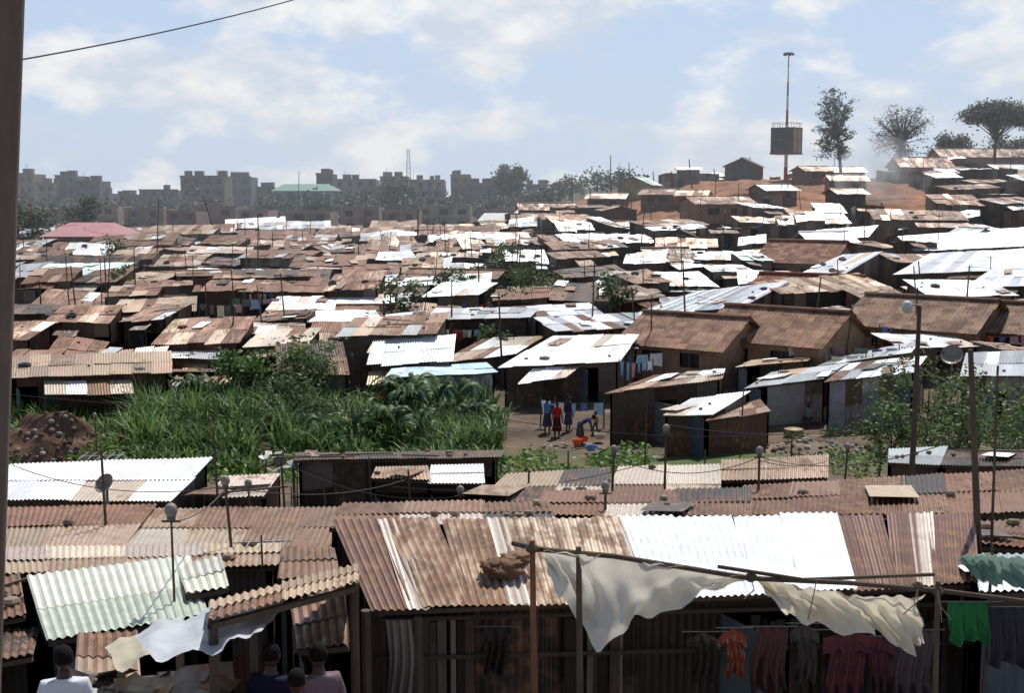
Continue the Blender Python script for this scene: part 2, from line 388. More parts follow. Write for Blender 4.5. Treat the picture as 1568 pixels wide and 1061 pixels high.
# ---------------------------------------------------------------- mid-ground right of the stream
E=dict(corr=.016,pitch=.13)
pshack((590,578),(762,570),(600,564),(745,556),'blue',h=2.0,dep=3,wall=(.50,.62,.62),door=False,name='blue_wall_shack',odd=0,clutter=0)
pshack((666,558),(790,541),(738,519),(836,514),'pink',D=66,DR=68,dep=5,odd=.7,clutter=8,wall=(.08,.05,.04),**E)
pshack((762,562),(948,553),(845,515),(978,512),'bright',D=62,DR=63,dep=5.5,odd=.3,wall=(.10,.075,.06),porch=1,**E)
pshack((925,602),(1105,580),(1000,576),(1110,564),'pink',D=53,DR=55,dep=4,wall=(.075,.045,.035),odd=.5,clutter=5,**E)
pshack((1015,636),(1092,636),(1058,610),(1150,600),'white',D=50,DR=50.5,dep=3.2,wall=(.09,.045,.03),odd=.3,**E)
pshack((1080,645),(1180,630),(1100,630),(1165,612),'tan',D=50,DR=52,dep=2.0,wall=(.12,.06,.045),odd=.5,clutter=6,door=False,**E)
pshack((1140,594),(1262,580),(1182,570),(1300,556),'grey',D=57,DR=58,dep=4,odd=.4,wall=(.26,.26,.26),**E)
pshack((1262,584),(1400,570),(1300,556),(1420,545),'white',D=56,DR=58,dep=4,odd=.4,wall=(.28,.28,.29),**E)
pshack((1250,560),(1395,540),(1290,545),(1410,522),'grey',D=63,DR=65,dep=4,odd=.4,**E)
pshack((1470,575),(1620,575),(1480,540),(1620,535),'grey',D=56,dep=5,odd=.3,wall=(.22,.22,.23),**E)
pshack((1125,562),(1235,552),(1150,552),(1245,545),'tan',D=64,dep=3,odd=.3,**E)
for (px,py,yaw,L,W,hw,ri,col) in [(1200,572,2.45,7,6,2.3,1.5,(.27,.165,.115)),(1062,576,2.5,6,5.5,2.2,1.4,(.28,.17,.12)),(1235,438,2.5,6.5,6,2.4,1.6,(.27,.15,.105)),
      (1420,548,2.45,7.5,6.5,2.3,1.5,(.25,.165,.12)),(1240,495,2.6,7,6,2.2,1.4,(.28,.125,.085)),(1590,555,2.5,7,6,2.2,1.4,(.24,.165,.12))]:
    p=S(px,py); gable_house((p.x,p.y,p.z),yaw,L,W,hw,ri,rcol=col,wall=jc((.26,.165,.105),.1))
for a in [((960,484),(1137,470),(1062,447),(1212,430),'bright',5),((1205,427),(1290,421),(1290,390),(1352,385),'bright',6),
          ((1400,384),(1620,374),(1375,362),(1620,344),'bright',7),((1368,420),(1620,410),(1425,388),(1620,378),'bright',7),((1475,440),(1620,436),(1520,412),(1620,405),'bright',6),
          ((1230,372),(1330,362),(1250,352),(1345,345),'bright',6),((1375,352),(1500,330),(1395,338),(1500,318),'bright',6),
          ((285,514),(470,508),(325,492),(462,487),'pink',5),((458,492),(586,492),(485,475),(575,475),'bright',4.5),((575,398),(640,398),(580,386),(630,384),'bright',5),
          ((38,425),(165,420),(75,404),(205,402),'green',5),((345,350),(438,347),(345,336),(436,331),'white',7),((165,478),(300,476),(185,458),(302,454),'tan',5),
          ((15,578),(262,570),(20,545),(262,538),'tan',5.5),((258,548),(345,550),(270,534),(345,534),'grey',4)]:
    pshack(*a[:5],h=2.4,dep=a[5],odd=.06 if a[4]=='bright' else .3,clutter=4,porch=R.random()<.5,**(E if a[0][1]>400 else {}))
# ---------------------------------------------------------------- the dense hillside
def overlap(x,y,hw,hd):
    for fx,fy,w,d in FOOT:
        if abs(fx-x)<w*.8+hw*.75 and abs(fy-y)<d*.75+hd*.7: return True
    return False
rows=[]; y=63.5
while y<330:
    rows.append(y); y+=5.3 if y<110 else 6.3 if y<170 else 8.5+ (y-170)*.03
cnt=0
for ry in rows:
    x=-.47*ry-R.uniform(0,4)
    while x<.47*ry+10:
        left=x<.05*ry
        w=R.choice([R.uniform(2.2,4.0),R.uniform(3,6),R.uniform(5,10)])*(1 if ry<150 else 1.1); xc=x+w/2; x+=w+(R.uniform(.05,.4) if R.random()<.8 else R.uniform(1,1.8))
        yc=ry+R.uniform(-2.1,2.1)+.22*max(0,min(xc,40))
        if yc>328: continue
        d=R.uniform(2.6,4.4)
        if overlap(xc,yc,w/2,d/2): continue
        px=784+F*xc/yc
        if px<880 and yc>215: continue
        if 148<yc<245 and 12<xc<62 and R.random()<.93: continue
        if yc>165 and 1130<px<1400 and R.random()<.7: continue
        if yc>205 and R.random()<(.85 if px<1380 else .5): continue
        if yc<63 and xc>2: continue
        yaw=math.radians(R.gauss(0,7 if left else 13)+ (12 if xc>5 else 0)); c,s=math.cos(yaw),math.sin(yaw)
        h=R.choice([R.uniform(1.6,2.2),R.uniform(1.9,2.5),R.uniform(2.1,2.8 if left else 3.3)]); z=tz(xc,yc)+h
        if px<560: kd=R.choices(['rust','redrust','tan','pink','white','bright','grey','green','dark'],[34,20,20,13,5,4,4,2,9])[0]
        elif px<980: kd=R.choices(['rust','redrust','tan','pink','white','bright','grey','green','dark'],[20,11,15,16,14,12,6,2,6])[0]
        else: kd=R.choices(['rust','redrust','tan','pink','white','bright','grey','green','dark'],[18,10,12,13,15,17,8,4,5])[0]
        if yc>150 and px<980 and kd=='bright': kd='pink'
        t=R.random(); rise=R.uniform(.25,.95)*(1.1 if yc>120 else 1)
        def T(lx,ly,lz): return Vector((xc+lx*c-ly*s,yc+lx*s+ly*c,z+lz))
        tw=R.uniform(-.3,.3); tw2=R.uniform(-.2,.2); near=yc<92
        kw=dict(clutter=4 if yc<150 else 1,porch=R.random()<(.5 if yc<170 else .2),odd=.38,jit=.06,rag=.35)
        if near: kw.update(E); kw['jit']=.03
        if t<(.72 if left else .64): shack(T(-w/2,-d/2,0),T(w/2,-d/2,tw),T(-w/2,d/2,rise),T(w/2,d/2,rise+tw+tw2),kd,**kw)
        elif t<(.93 if left else .86): shack(T(-w/2,-d/2,rise*.45),T(w/2,-d/2,rise*.45+tw),T(-w/2,d/2,0),T(w/2,d/2,tw),kd,**kw)
        else: gable_house((xc,yc,tz(xc,yc)),yaw+R.choice([0,0,1.2])+R.uniform(-.2,.2),w*.8,d,h,rise*.8,kind=kd,wall=jc(R.choice(WALLC),.2),name='gable_shack',rcol=KIND[kd][0])
        cnt+=1
# ---------------------------------------------------------------- poles
def antenna_pole(base,top,r=.03,style=0,name='antenna_pole',col=(.10,.075,.055)):
    b=B(); base=Vector(base); top=Vector(top); mid=base.lerp(top,.5)+Vector((R.uniform(-.06,.06),0,0))
    b.cyl(base,mid,r*1.2,r,'wood',col,6); b.cyl(mid,top,r,r*.7,'wood',col,6)
    if style==1:
        b.cyl(top+Vector((-.35,0,-.1)),top+Vector((.35,.1,-.1)),.012,.012,'metal',(.3,.3,.3),4)
        for k in range(5): b.cyl(top+Vector((-.3+.15*k,-.25,-.1)),top+Vector((-.3+.15*k,.25,-.08)),.008,.008,'metal',(.3,.3,.3),4)
    if style==2:
        b.ball(top+Vector((0,0,.06)),.07,.07,.08,'metal',(.24,.21,.18),10,8); b.cyl(top+Vector((0,0,-.05)),top,.045,.05,'metal',(.12,.12,.12),8)
        b.cyl(top+Vector((-.1,0,-.06)),top+Vector((.1,0,-.06)),.015,.015,'wood',col,4)
    if style==3:
        b.cyl(top,top+Vector((-.25,0,.05)),.02,.02,'metal',(.15,.15,.15),5); b.ball(top+Vector((-.3,0,-.03)),.14,.14,.16,'metal',(.5,.5,.5),10,8)
    return b.finish(name)
def ppole(xt,yt,xb,D,style=0,r=.03,**k):
    t=P(xt,yt,D); bx=(xb-784)/F*D; antenna_pole((bx,D,tz(bx,D)-.2),t,r,style,**k)
for a in [(345,742,350,17.5,2),(326,655,330,23,0),(262,790,252,12.8,2),(430,700,428,24,0),(155,690,157,20,1),(450,712,450,24,0),(1163,695,1168,22,2),(1020,660,1012,24,2),
          (940,693,943,22,2),(927,750,930,19,2),(380,745,380,22,2),(705,755,705,22,2),(1298,688,1298,27,2),(145,638,145,42,2),(625,720,627,24,0),(1080,690,1082,30,0),
          (1213,660,1215,35,0),(810,720,812,24,0),(1140,560,1140,50,0),(565,700,566,30,0),(400,820,402,15,1),(495,735,495,25,0),(1350,690,1352,27,0),(870,690,868,33,0),(990,600,990,45,0)]:
    ppole(*a[:4],style=a[4],r=.03 if a[3]>16 else .018)
ppole(1408,468,1404,30,3,r=.07,name='street_lamp')
ppole(1486,535,1535,15,0,r=.045)
ppole(1528,560,1530,15.3,0,r=.02)
ppole(1520,832,1530,12,0,r=.02)
for a in [(243,300,238,120),(458,262,458,300),(395,328,395,110),(314,430,314,75),(692,428,692,75),(587,460,587,78),(733,400,733,90),(310,298,340,170),(935,238,935,230),(963,248,963,230),(1055,243,1058,215),(1148,240,1150,235),(1000,262,1000,230),
          (1028,262,1028,230),(1093,258,1093,230),(915,265,915,235),(876,266,876,260),(1405,440,1405,75),(1202,330,1202,150),(1350,310,1350,140),(560,300,560,200),(640,320,640,150),(160,395,160,85),(60,430,60,80),(205,380,205,95)]:
    ppole(*a,style=R.choice([0,0,1]),r=.06 if a[3]<140 else .11)
for k in range(130):
    D=R.uniform(64,190); x=R.uniform(-.44,.44)*D; g=tz(x,D)
    antenna_pole((x,D,g),(x+R.uniform(-.5,.5),D,g+R.uniform(3.4,6.4)),R.uniform(.04,.06),R.choice([0,0,1,1,2]))
CL=[(.55,.55,.56),(.10,.12,.30),(.35,.06,.05),(.12,.12,.13),(.4,.22,.26),(.2,.3,.42),(.5,.47,.36),(.08,.15,.10)]
def laundry(a,c,n,name='laundry_line',post=True,hl=.7):
    b=B(); a=Vector(a);c=Vector(c); L=(c-a).length
    pts=[a.lerp(c,i/8)-Vector((0,0,.12*math.sin(math.pi*i/8))) for i in range(9)]; b.path(pts,.008,'metal',(.1,.1,.1),4)
    if post:
        for p in(a,c): b.cyl((p.x,p.y,tz(p.x,p.y)-.1),p+Vector((0,0,.1)),.035,.03,'wood',(.12,.09,.06),6)
    d=(c-a).normalized(); nn=Vector((d.y,-d.x,0))
    for k in range(n):
        t=(k+.5)/n+R.uniform(-.02,.02); w=L/n*R.uniform(.4,.9); h=hl*R.uniform(.4,1.1); col=jc(R.choice(CL),.15)
        o=a.lerp(c,t)-Vector((0,0,.12*math.sin(math.pi*t)+.005)); m=6; ph=R.uniform(0,6); tp=R.uniform(-.3,.5)
        for i in range(m):
            for j in range(3):
                def q(i,j): 
                    u=i/m-.5; return o+d*(w*u*(1-tp*j/3))-Vector((0,0,h*j/3+.05*abs(u)*j))+nn*(.04*math.sin(ph+i*1.9)*(j/3))
                b.face([q(i,j+1),q(i+1,j+1),q(i+1,j),q(i,j)],'cloth',col)
    return b.finish(name)
for k in range(38):
    D=R.uniform(64,125); x=R.uniform(-.42,.42)*D; z=tz(x,D)+2.0; w=R.uniform(2,4)
    laundry((x,D-3.3,z),(x+w,D-3.3+R.uniform(-.5,.5),z),R.randrange(3,7))
laundry((P(828,612,57)),(P(925,616,57)),5,hl=.7)
laundry(P(948,552,58),P(1000,552,58),6,hl=.8)
laundry(P(560,600,60),P(592,600,60),4,hl=.6)
# ---------------------------------------------------------------- vegetation
LG=[(.08,.15,.035),(.12,.20,.05),(.05,.10,.03),(.16,.23,.07),(.09,.14,.05)]
def blade(b,base,yaw,L,w,lean,col,seg=4):
    d=Vector((math.cos(yaw),math.sin(yaw),0)); sd=Vector((-d.y,d.x,0)); pts=[]
    for i in range(seg+1):
        t=i/seg; pts.append(base+d*(L*lean*t*t)+Vector((0,0,L*(t-.45*lean*t*t*t)))); 
    for i in range(seg):
        t0=i/seg;t1=(i+1)/seg; w0=w*(1-t0**2)*(.5+.5*min(1,t0*3)); w1=w*(1-t1**2)
        b.face([pts[i]-sd*w0,pts[i]+sd*w0,pts[i+1]+sd*w1,pts[i+1]-sd*w1],'leaf',col)
def reeds():
    b=B(); 
    for k in range(1000):
        D=R.uniform(46,61); px=R.uniform(0,760)
        if px<200 and D<50.5: continue
        if 380<px<425 and D<56: continue
        x=(px-784)/F*D; m=noise.noise(Vector((x*.25,D*.25,7)))
        if m<-.25 and px>200: continue
        H=(1.3+2.8*max(0,m+.35))*(.5 if px<200 else 1)*(.6 if D<48.5 else 1)*(.7 if 440<px else 1)
        base=Vector((x,D,tz(x,D)-.05)); col=R.choice(LG)
        for i in range(16):
            yw=R.uniform(0,6.28); o=Vector((R.gauss(0,.25),R.gauss(0,.25),0))
            blade(b,base+o,yw,H*R.uniform(.5,1.05),.055*R.uniform(.7,1.6),R.uniform(.1,.95),jc(col,.3),4)
    return b.finish('tall_grass')
reeds()
def low_green(name,fn,n,sz,cols):
    b=B()
    for k in range(n):
        r=fn()
        if r is None: continue
        x,y,h=r; z=tz(x,y)+R.uniform(0,h)
        p=Vector((x,y,z)); a=Vector((R.gauss(0,1),R.gauss(0,1),R.gauss(0,.5))).normalized(); c=a.cross(Vector((R.gauss(0,1),R.gauss(0,1),R.gauss(0,1)))).normalized()
        s=sz*R.uniform(.5,1.4); b.face([p-a*s,p-c*s*.5,p+a*s,p+c*s*.5],'leaf',jc(R.choice(cols),.25))
    return b.finish(name)
def f1():
    D=R.uniform(44.5,61); px=R.uniform(-20,1000); x=(px-784)/F*D
    m=noise.noise(Vector((x*.35,D*.35,3)))
    if px>750 and (D>50.5 or m<0): return None
    if px<150 and D<49: return None
    if 385<px<425 and D<56: return None
    if m<-.12: return None
    return x,D,.25+1.2*max(0,m)
low_green('undergrowth',f1,30000,.11,[(.10,.19,.035),(.17,.28,.06),(.06,.11,.03),(.22,.31,.08)])
def f2():
    D=R.uniform(40,56); px=R.uniform(1200,1620); x=(px-784)/F*D; m=noise.noise(Vector((x*.5,D*.5,13)))
    return None if m<0.05 else (x,D,.2+.6*m)
low_green('undergrowth',f2,6000,.1,LG)
def banana(base,H):
    b=B(); base=Vector(base)
    for st in range(3):
        o=base+Vector((R.gauss(0,.5),R.gauss(0,.4),0)); h=H*R.uniform(.35,.55)
        b.cyl(o,o+Vector((0,0,h)),.12,.08,'leaf',(.12,.14,.05),7)
        for k in range(9):
            yw=R.uniform(0,6.28); d=Vector((math.cos(yw),math.sin(yw),0)); sd=Vector((-d.y,d.x,0)); L=H*R.uniform(.45,.7); col=jc((.045,.09,.03) if R.random()<.7 else (.12,.18,.06),.2)
            up=R.uniform(.8,1.5); n=12; pts=[]
            for i in range(n+1):
                t=i/n; pts.append(o+Vector((0,0,h))+d*(L*.65*t)+Vector((0,0,L*(up*t-1.05*up*t*t*.85))))
            for i in range(n):
                for sg in(-1,1):
                    def w(t): return .14*math.sin(math.pi*min(1,.08+t*.9))**.6
                    dr=R.uniform(.02,.10); wk=R.uniform(.75,1.1)
                    b.face([pts[i],pts[i+1],pts[i+1]+sd*sg*w((i+1)/n)*wk-Vector((0,0,dr)),pts[i]+sd*sg*w(i/n)*wk-Vector((0,0,dr))],'leaf',jc(col,.12))
    return b.finish('banana_plant')
for px,py,H in[(640,665,4.0),(600,668,3.5),(670,655,3.5),(625,690,2.6),(350,610,3.3),(720,665,2.6),(375,600,3.1),(520,690,2.4),(230,640,2.9),(300,640,2.8),(440,620,2.8)]:
    p=S(px,py); banana(p,H)
def tree(base,H,rx,rz,cz,nl,ls,cols,name='tree',lean=0,branches=14,clump=.28,trunk=.12,tcol=(.10,.08,.06),flat=False):
    b=B(); base=Vector(base); fork=base+Vector((lean*.4,0,H*.38))
    b.cyl(base-Vector((0,0,.3)),fork,trunk,trunk*.7,'wood',tcol,7)
    cen=base+Vector((lean,0,H*cz)); tips=[]
    b.cyl(fork,cen+Vector((0,0,rz*.5)),trunk*.7,trunk*.15,'wood',tcol,6)
    for k in range(branches):
        a=R.uniform(0,6.28); e=R.uniform(-.9,1) if not flat else R.uniform(.2,1); rr=math.sqrt(R.uniform(.15,1))*math.sqrt(max(.05,1-e*e*.8))
        tip=cen+Vector((math.cos(a)*rx*rr,math.sin(a)*rx*rr,e*rz))
        t=R.uniform(.2,1); st=fork.lerp(cen,t*.9); mid=st.lerp(tip,.5)+Vector((0,0,-.05*H*R.random()+.03*H))
        b.cyl(st,mid,trunk*.35,trunk*.22,'wood',tcol,5); b.cyl(mid,tip,trunk*.22,trunk*.06,'wood',tcol,4)
        tips.append((tip,R.uniform(.6,1.3))); tips.append((mid.lerp(tip,.5),R.uniform(.4,.9)))
    for k in range(nl):
        tp,s=R.choice(tips); g=clump*rx*s
        p=tp+Vector((R.gauss(0,g),R.gauss(0,g),R.gauss(0,g*.6)))
        a=Vector((R.gauss(0,1),R.gauss(0,1),R.gauss(0,.6))).normalized(); c=a.cross(Vector((R.gauss(0,1),R.gauss(0,1),R.gauss(0,1)))).normalized(); q=ls*R.uniform(.6,1.4)
        col=R.choice(cols); b.face([p-a*q,p-c*q*.55,p+a*q,p+c*q*.55],'leaf',jc(col,.25))
    return b.finish(name)
DG=[(.07,.09,.055),(.055,.07,.045),(.09,.11,.065)]  # greens lightened to put haze into the hill trees' colour
YG=[(.10,.15,.05),(.07,.12,.04),(.14,.19,.07)]
def ptree(px,ytop,D,**k):
    x=(px-784)/F*D; p=Vector((x,D,tz(x,D)))
    H=ray(px,ytop)[1]*p.y-p.z; return tree(p,H,**k)
ptree(1284,136,235,rx=4.2,rz=6.8,cz=.60,nl=4200,ls=.22,cols=DG,name='eucalyptus_tree',branches=75,clump=.12,trunk=.35,lean=-1.6)
ptree(1372,158,240,rx=5.6,rz=5.2,cz=.62,nl=3800,ls=.18,cols=[(.14,.14,.13),(.11,.12,.11)],name='bare_tree',branches=100,clump=.10,trunk=.4)  # leaf greys lightened, distance haze painted into them
ptree(1515,160,235,rx=6.8,rz=3.2,cz=.75,nl=8000,ls=.28,cols=DG,name='acacia_tree',branches=60,clump=.13,trunk=.35,flat=True)
ptree(1585,165,240,rx=5.5,rz=3.0,cz=.75,nl=6000,ls=.28,cols=DG,name='acacia_tree',branches=44,clump=.14,trunk=.35,flat=True)
ptree(1450,195,255,rx=4.5,rz=2.8,cz=.55,nl=5500,ls=.3,cols=DG,name='shrub_tree',branches=34,clump=.18,trunk=.3)
ptree(1540,198,262,rx=6,rz=3.0,cz=.55,nl=5500,ls=.32,cols=DG,name='shrub_tree',branches=34,clump=.2,trunk=.3)
ptree(825,408,88,rx=2.4,rz=1.7,cz=.62,nl=2600,ls=.11,cols=YG,name='young_tree',branches=24,clump=.2)
ptree(790,440,84,rx=1.6,rz=1.2,cz=.6,nl=1300,ls=.11,cols=YG,name='young_tree',branches=12,clump=.25)
ptree(475,528,62,rx=1.9,rz=1.7,cz=.6,nl=2800,ls=.11,cols=YG,name='young_tree',branches=18,clump=.25)
ptree(365,545,60,rx=1.5,rz=1.3,cz=.62,nl=2200,ls=.12,cols=LG,name='young_tree',branches=14,clump=.28)
ptree(450,590,55,rx=1.5,rz=1.3,cz=.6,nl=2000,ls=.1,cols=DG+YG,name='shrub',branches=14,clump=.28)
ptree(1430,548,43,rx=2.2,rz=1.7,cz=.66,nl=3000,ls=.075,cols=YG,name='young_tree',branches=30,clump=.15,trunk=.06)
ptree(1500,590,41,rx=2.0,rz=1.5,cz=.6,nl=2800,ls=.075,cols=YG,name='young_tree',branches=26,clump=.17,trunk=.06)
ptree(1375,620,43,rx=1.1,rz=.9,cz=.6,nl=1400,ls=.075,cols=YG,name='young_tree',branches=14,clump=.25,trunk=.05)
ptree(1580,600,44,rx=2.0,rz=1.6,cz=.55,nl=2600,ls=.09,cols=YG,name='young_tree',branches=18,clump=.25,trunk=.06)
ptree(760,500,72,rx=1.0,rz=1.2,cz=.6,nl=900,ls=.1,cols=YG,name='young_tree',branches=10,clump=.25,trunk=.05)
ptree(30,300,160,rx=4,rz=2.8,cz=.6,nl=3000,ls=.25,cols=DG,name='tree',branches=16,clump=.25,trunk=.25)
ptree(130,300,200,rx=3,rz=2.4,cz=.6,nl=2000,ls=.25,cols=DG,name='tree',branches=16,clump=.25,trunk=.25)
ptree(780,258,395,rx=5.5,rz=4.5,cz=.7,nl=4500,ls=.5,cols=DG,name='tree',branches=34,clump=.18,trunk=.4)
ptree(610,275,360,rx=5.5,rz=3.5,cz=.6,nl=3500,ls=.5,cols=DG,name='tree',branches=24,clump=.22,trunk=.4)
for k in range(9):
    D=R.uniform(75,150); ptree(R.uniform(50,1000),R.uniform(390,420)-(D-75)*.8,D,rx=1.5,rz=1.1,cz=.6,nl=900,ls=.13,cols=YG+DG,name='young_tree',branches=12,clump=.25,trunk=.06)
def treeline():
    b=B()
    for k in range(190):
        D=R.uniform(300,460); px=R.uniform(-40,960); x=(px-784)/F*D; g=tz(x,D)
        top=4.5+3*noise.noise(Vector((px*.015,0,5)))+R.uniform(-2,2)
        if 480<px<700: top+=1.5
        r=R.uniform(2,4.2)
        col=R.choice([(.05,.065,.055),(.06,.075,.065),(.045,.06,.055),(.075,.085,.055)])
        b.cyl((x,D,g-.5),(x,D,g+top*.6),.25,.15,'wood',(.08,.07,.06),5)
        for i in range(130):
            p=Vector((x+R.gauss(0,r*.6),D+R.gauss(0,r*.5),g+top*.62+R.gauss(0,top*.22)))
            if p.z<g: continue
            a=Vector((R.gauss(0,1),R.gauss(0,1),R.gauss(0,.6))).normalized(); c=a.cross(Vector((R.gauss(0,1),R.gauss(0,1),R.gauss(0,1)))).normalized(); q=.6*R.uniform(.5,1.3)
            b.face([p-a*q,p-c*q*.6,p+a*q,p+c*q*.6],'leaf',jc(col,.2))
    b.finish('distant_treeline')
treeline()
# ---------------------------------------------------------------- skyline apartment blocks
def block(px0,px1,ytop,D,col=(.15,.155,.18),name='apartment_block',gable=None,tank=True):
    b=B(); a=P(px0,ytop,D); c=P(px1,ytop,D); W=c.x-a.x; xc=(a.x+c.x)/2; g=min(tz(a.x,D),tz(c.x,D))-1; H=a.z-g; dp=12
    fl=max(2,int(H/3.1)); nb=max(2,int(W/3.2)); fh=H/fl; bw=W/nb
    for j in range(fl):
        for i in range(nb):
            x0=a.x+i*bw; z0=g+j*fh; wx0=x0+bw*R.uniform(.2,.34); wx1=x0+bw*R.uniform(.6,.78); wz0=z0+fh*.32; wz1=z0+fh*.78; cc=jc(col,.12)
            q=lambda x,z,y=D: Vector((x,y,z))
            b.face([q(x0,z0),q(x0+bw,z0),q(x0+bw,wz0),q(x0,wz0)],'wall',cc); b.face([q(x0,wz1),q(x0+bw,wz1),q(x0+bw,z0+fh),q(x0,z0+fh)],'wall',cc)
            b.face([q(x0,wz0),q(wx0,wz0),q(wx0,wz1),q(x0,wz1)],'wall',cc); b.face([q(wx1,wz0),q(x0+bw,wz0),q(x0+bw,wz1),q(wx1,wz1)],'wall',cc)
            b.face([q(wx0,wz0,D+.4),q(wx1,wz0,D+.4),q(wx1,wz1,D+.4),q(wx0,wz1,D+.4)],'glass',(.04,.045,.06))
            b.face([q(wx0,wz0),q(wx1,wz0),q(wx1,wz0,D+.4),q(wx0,wz0,D+.4)],'wall',(.2,.2,.2))
        if j: b.box((xc,D-.1,g+j*fh),W,.2,.18,'wall',jc(col,.15))
    for x in(a.x,c.x): b.face([Vector((x,D,g)),Vector((x,D+dp,g)),Vector((x,D+dp,a.z)),Vector((x,D,a.z))],'wall',col)
    b.face([Vector((a.x,D+dp,g)),Vector((c.x,D+dp,g)),Vector((c.x,D+dp,a.z)),Vector((a.x,D+dp,a.z))],'wall',col)
    if gable:
        ov=.6; z=a.z; r=z+W*.05+1.2; y0=D-ov; y1=D+dp+ov; ym=D+dp/2
        b.face([Vector((a.x-ov,y0,z)),Vector((c.x+ov,y0,z)),Vector((c.x-W*.12,ym,r)),Vector((a.x+W*.12,ym,r))],'metal',gable)
        b.face([Vector((c.x+ov,y1,z)),Vector((a.x-ov,y1,z)),Vector((a.x+W*.12,ym,r)),Vector((c.x-W*.12,ym,r))],'metal',gable)
        b.face([Vector((a.x-ov,y1,z)),Vector((a.x-ov,y0,z)),Vector((a.x+W*.12,ym,r))],'metal',gable)
        b.face([Vector((c.x+ov,y0,z)),Vector((c.x+ov,y1,z)),Vector((c.x-W*.12,ym,r))],'metal',gable)
    else:
        b.face([Vector((a.x,D,a.z-.5)),Vector((c.x,D,a.z-.5)),Vector((c.x,D+dp,a.z-.5)),Vector((a.x,D+dp,a.z-.5))],'wall',(.2,.2,.2))
        b.box((xc,D-.1,a.z+.1),W+.4,.3,.5,'wall',jc(col,.15))
        if tank:
            for k in range(R.randrange(2,6)):
                x=R.uniform(a.x+1,c.x-1)
                if R.random()<.5: b.box((x,D+R.uniform(2,8),a.z+.8),R.uniform(1.5,3.5),2.5,2.2,'wall',jc(col,.1))
                elif R.random()<.5: b.cyl((x,D+4,a.z-.3),(x,D+4,a.z+1.6),.8,.8,'metal',(.08,.08,.09),10)
                else: b.cyl((x,D+3,a.z-.3),(x,D+3,a.z+R.uniform(2,4)),.07,.05,'metal',(.1,.1,.1),5)
    return b.finish(name)
AC=[(.12,.115,.13),(.16,.14,.14),(.11,.115,.14),(.19,.15,.13),(.17,.12,.105)]  # blue-grey entries have distance haze mixed into the wall colour
for a in [(-40,20,266,440),(28,50,266,430),(55,84,281,425),(84,116,269,430),(116,152,277,425),(150,166,296,430),(172,215,299,450),(213,272,291,430),(276,343,270,400),(345,384,271,440),(384,420,287,450),
          (484,509,266,440),(512,576,275,430),(582,625,271,420),(622,680,276,430),(690,720,268,440),(712,762,281,430),(760,800,278,460),(805,850,283,450),(850,896,288,460)]:
    block(*a,col=jc(R.choice(AC),.2))
for a in [(0,60,318,290),(60,120,322,280),(125,180,316,300),(190,250,320,285),(255,300,324,270),(300,360,317,290),(365,410,322,280),(520,580,318,280),(640,720,316,290),(730,790,322,300),(585,640,324,270),(440,505,325,265)]: block(*a,col=jc((.22,.18,.15),.3),tank=False)
block(418,512,292,380,col=(.22,.25,.22),gable=(.13,.26,.19),name='green_roof_school')
block(70,163,362,150,col=(.25,.22,.18),gable=(.42,.2,.2),name='pink_roof_building')
block(735,782,338,250,col=(.3,.27,.2),gable=(.5,.5,.45),name='house')
block(792,872,327,240,col=(.36,.32,.24),gable=(.6,.6,.56),name='house')
def hill_house(px,D,yaw,L,W,hw,ri,kind,wall,name):
    x=(px-784)/F*D; gable_house((x,D,tz(x,D)),yaw,L,W,hw,ri,kind=kind,wall=wall,name=name,rcol=KIND[kind][0] if kind in KIND else (.2,.1,.07))
hill_house(977,225,1.2,7,6,2.6,1.3,'green',(.22,.22,.14),'gable_house')
hill_house(1136,228,1.25,7,6,2.8,1.4,'dark',(.12,.12,.12),'gable_house')
hill_house(1402,218,.1,9,6,2.8,1.5,'redrust',(.3,.18,.14),'gable_house')
hill_house(1490,243,.05,17,7,3.4,1.5,'rust',(.28,.2,.16),'gable_house')
hill_house(1275,250,0,10,6,2.4,1,'grey',(.1,.14,.25),'gable_house')
hill_house(1095,160,.3,8,5,2.4,.8,'rust',(.26,.17,.12),'gable_house')
for px,D,L,k in((1010,190,5,'rust'),(1240,205,5,'tan'),(930,205,6,'pink'),(1180,175,5,'grey'),(1060,180,4,'tan'),(1290,185,5,'pink'),(1450,200,6,'white'),(1530,205,6,'grey')): hill_house(px,D,R.uniform(-.4,.4),L,4.5,2.2,.7,k,(.15,.1,.08),'gable_shack')
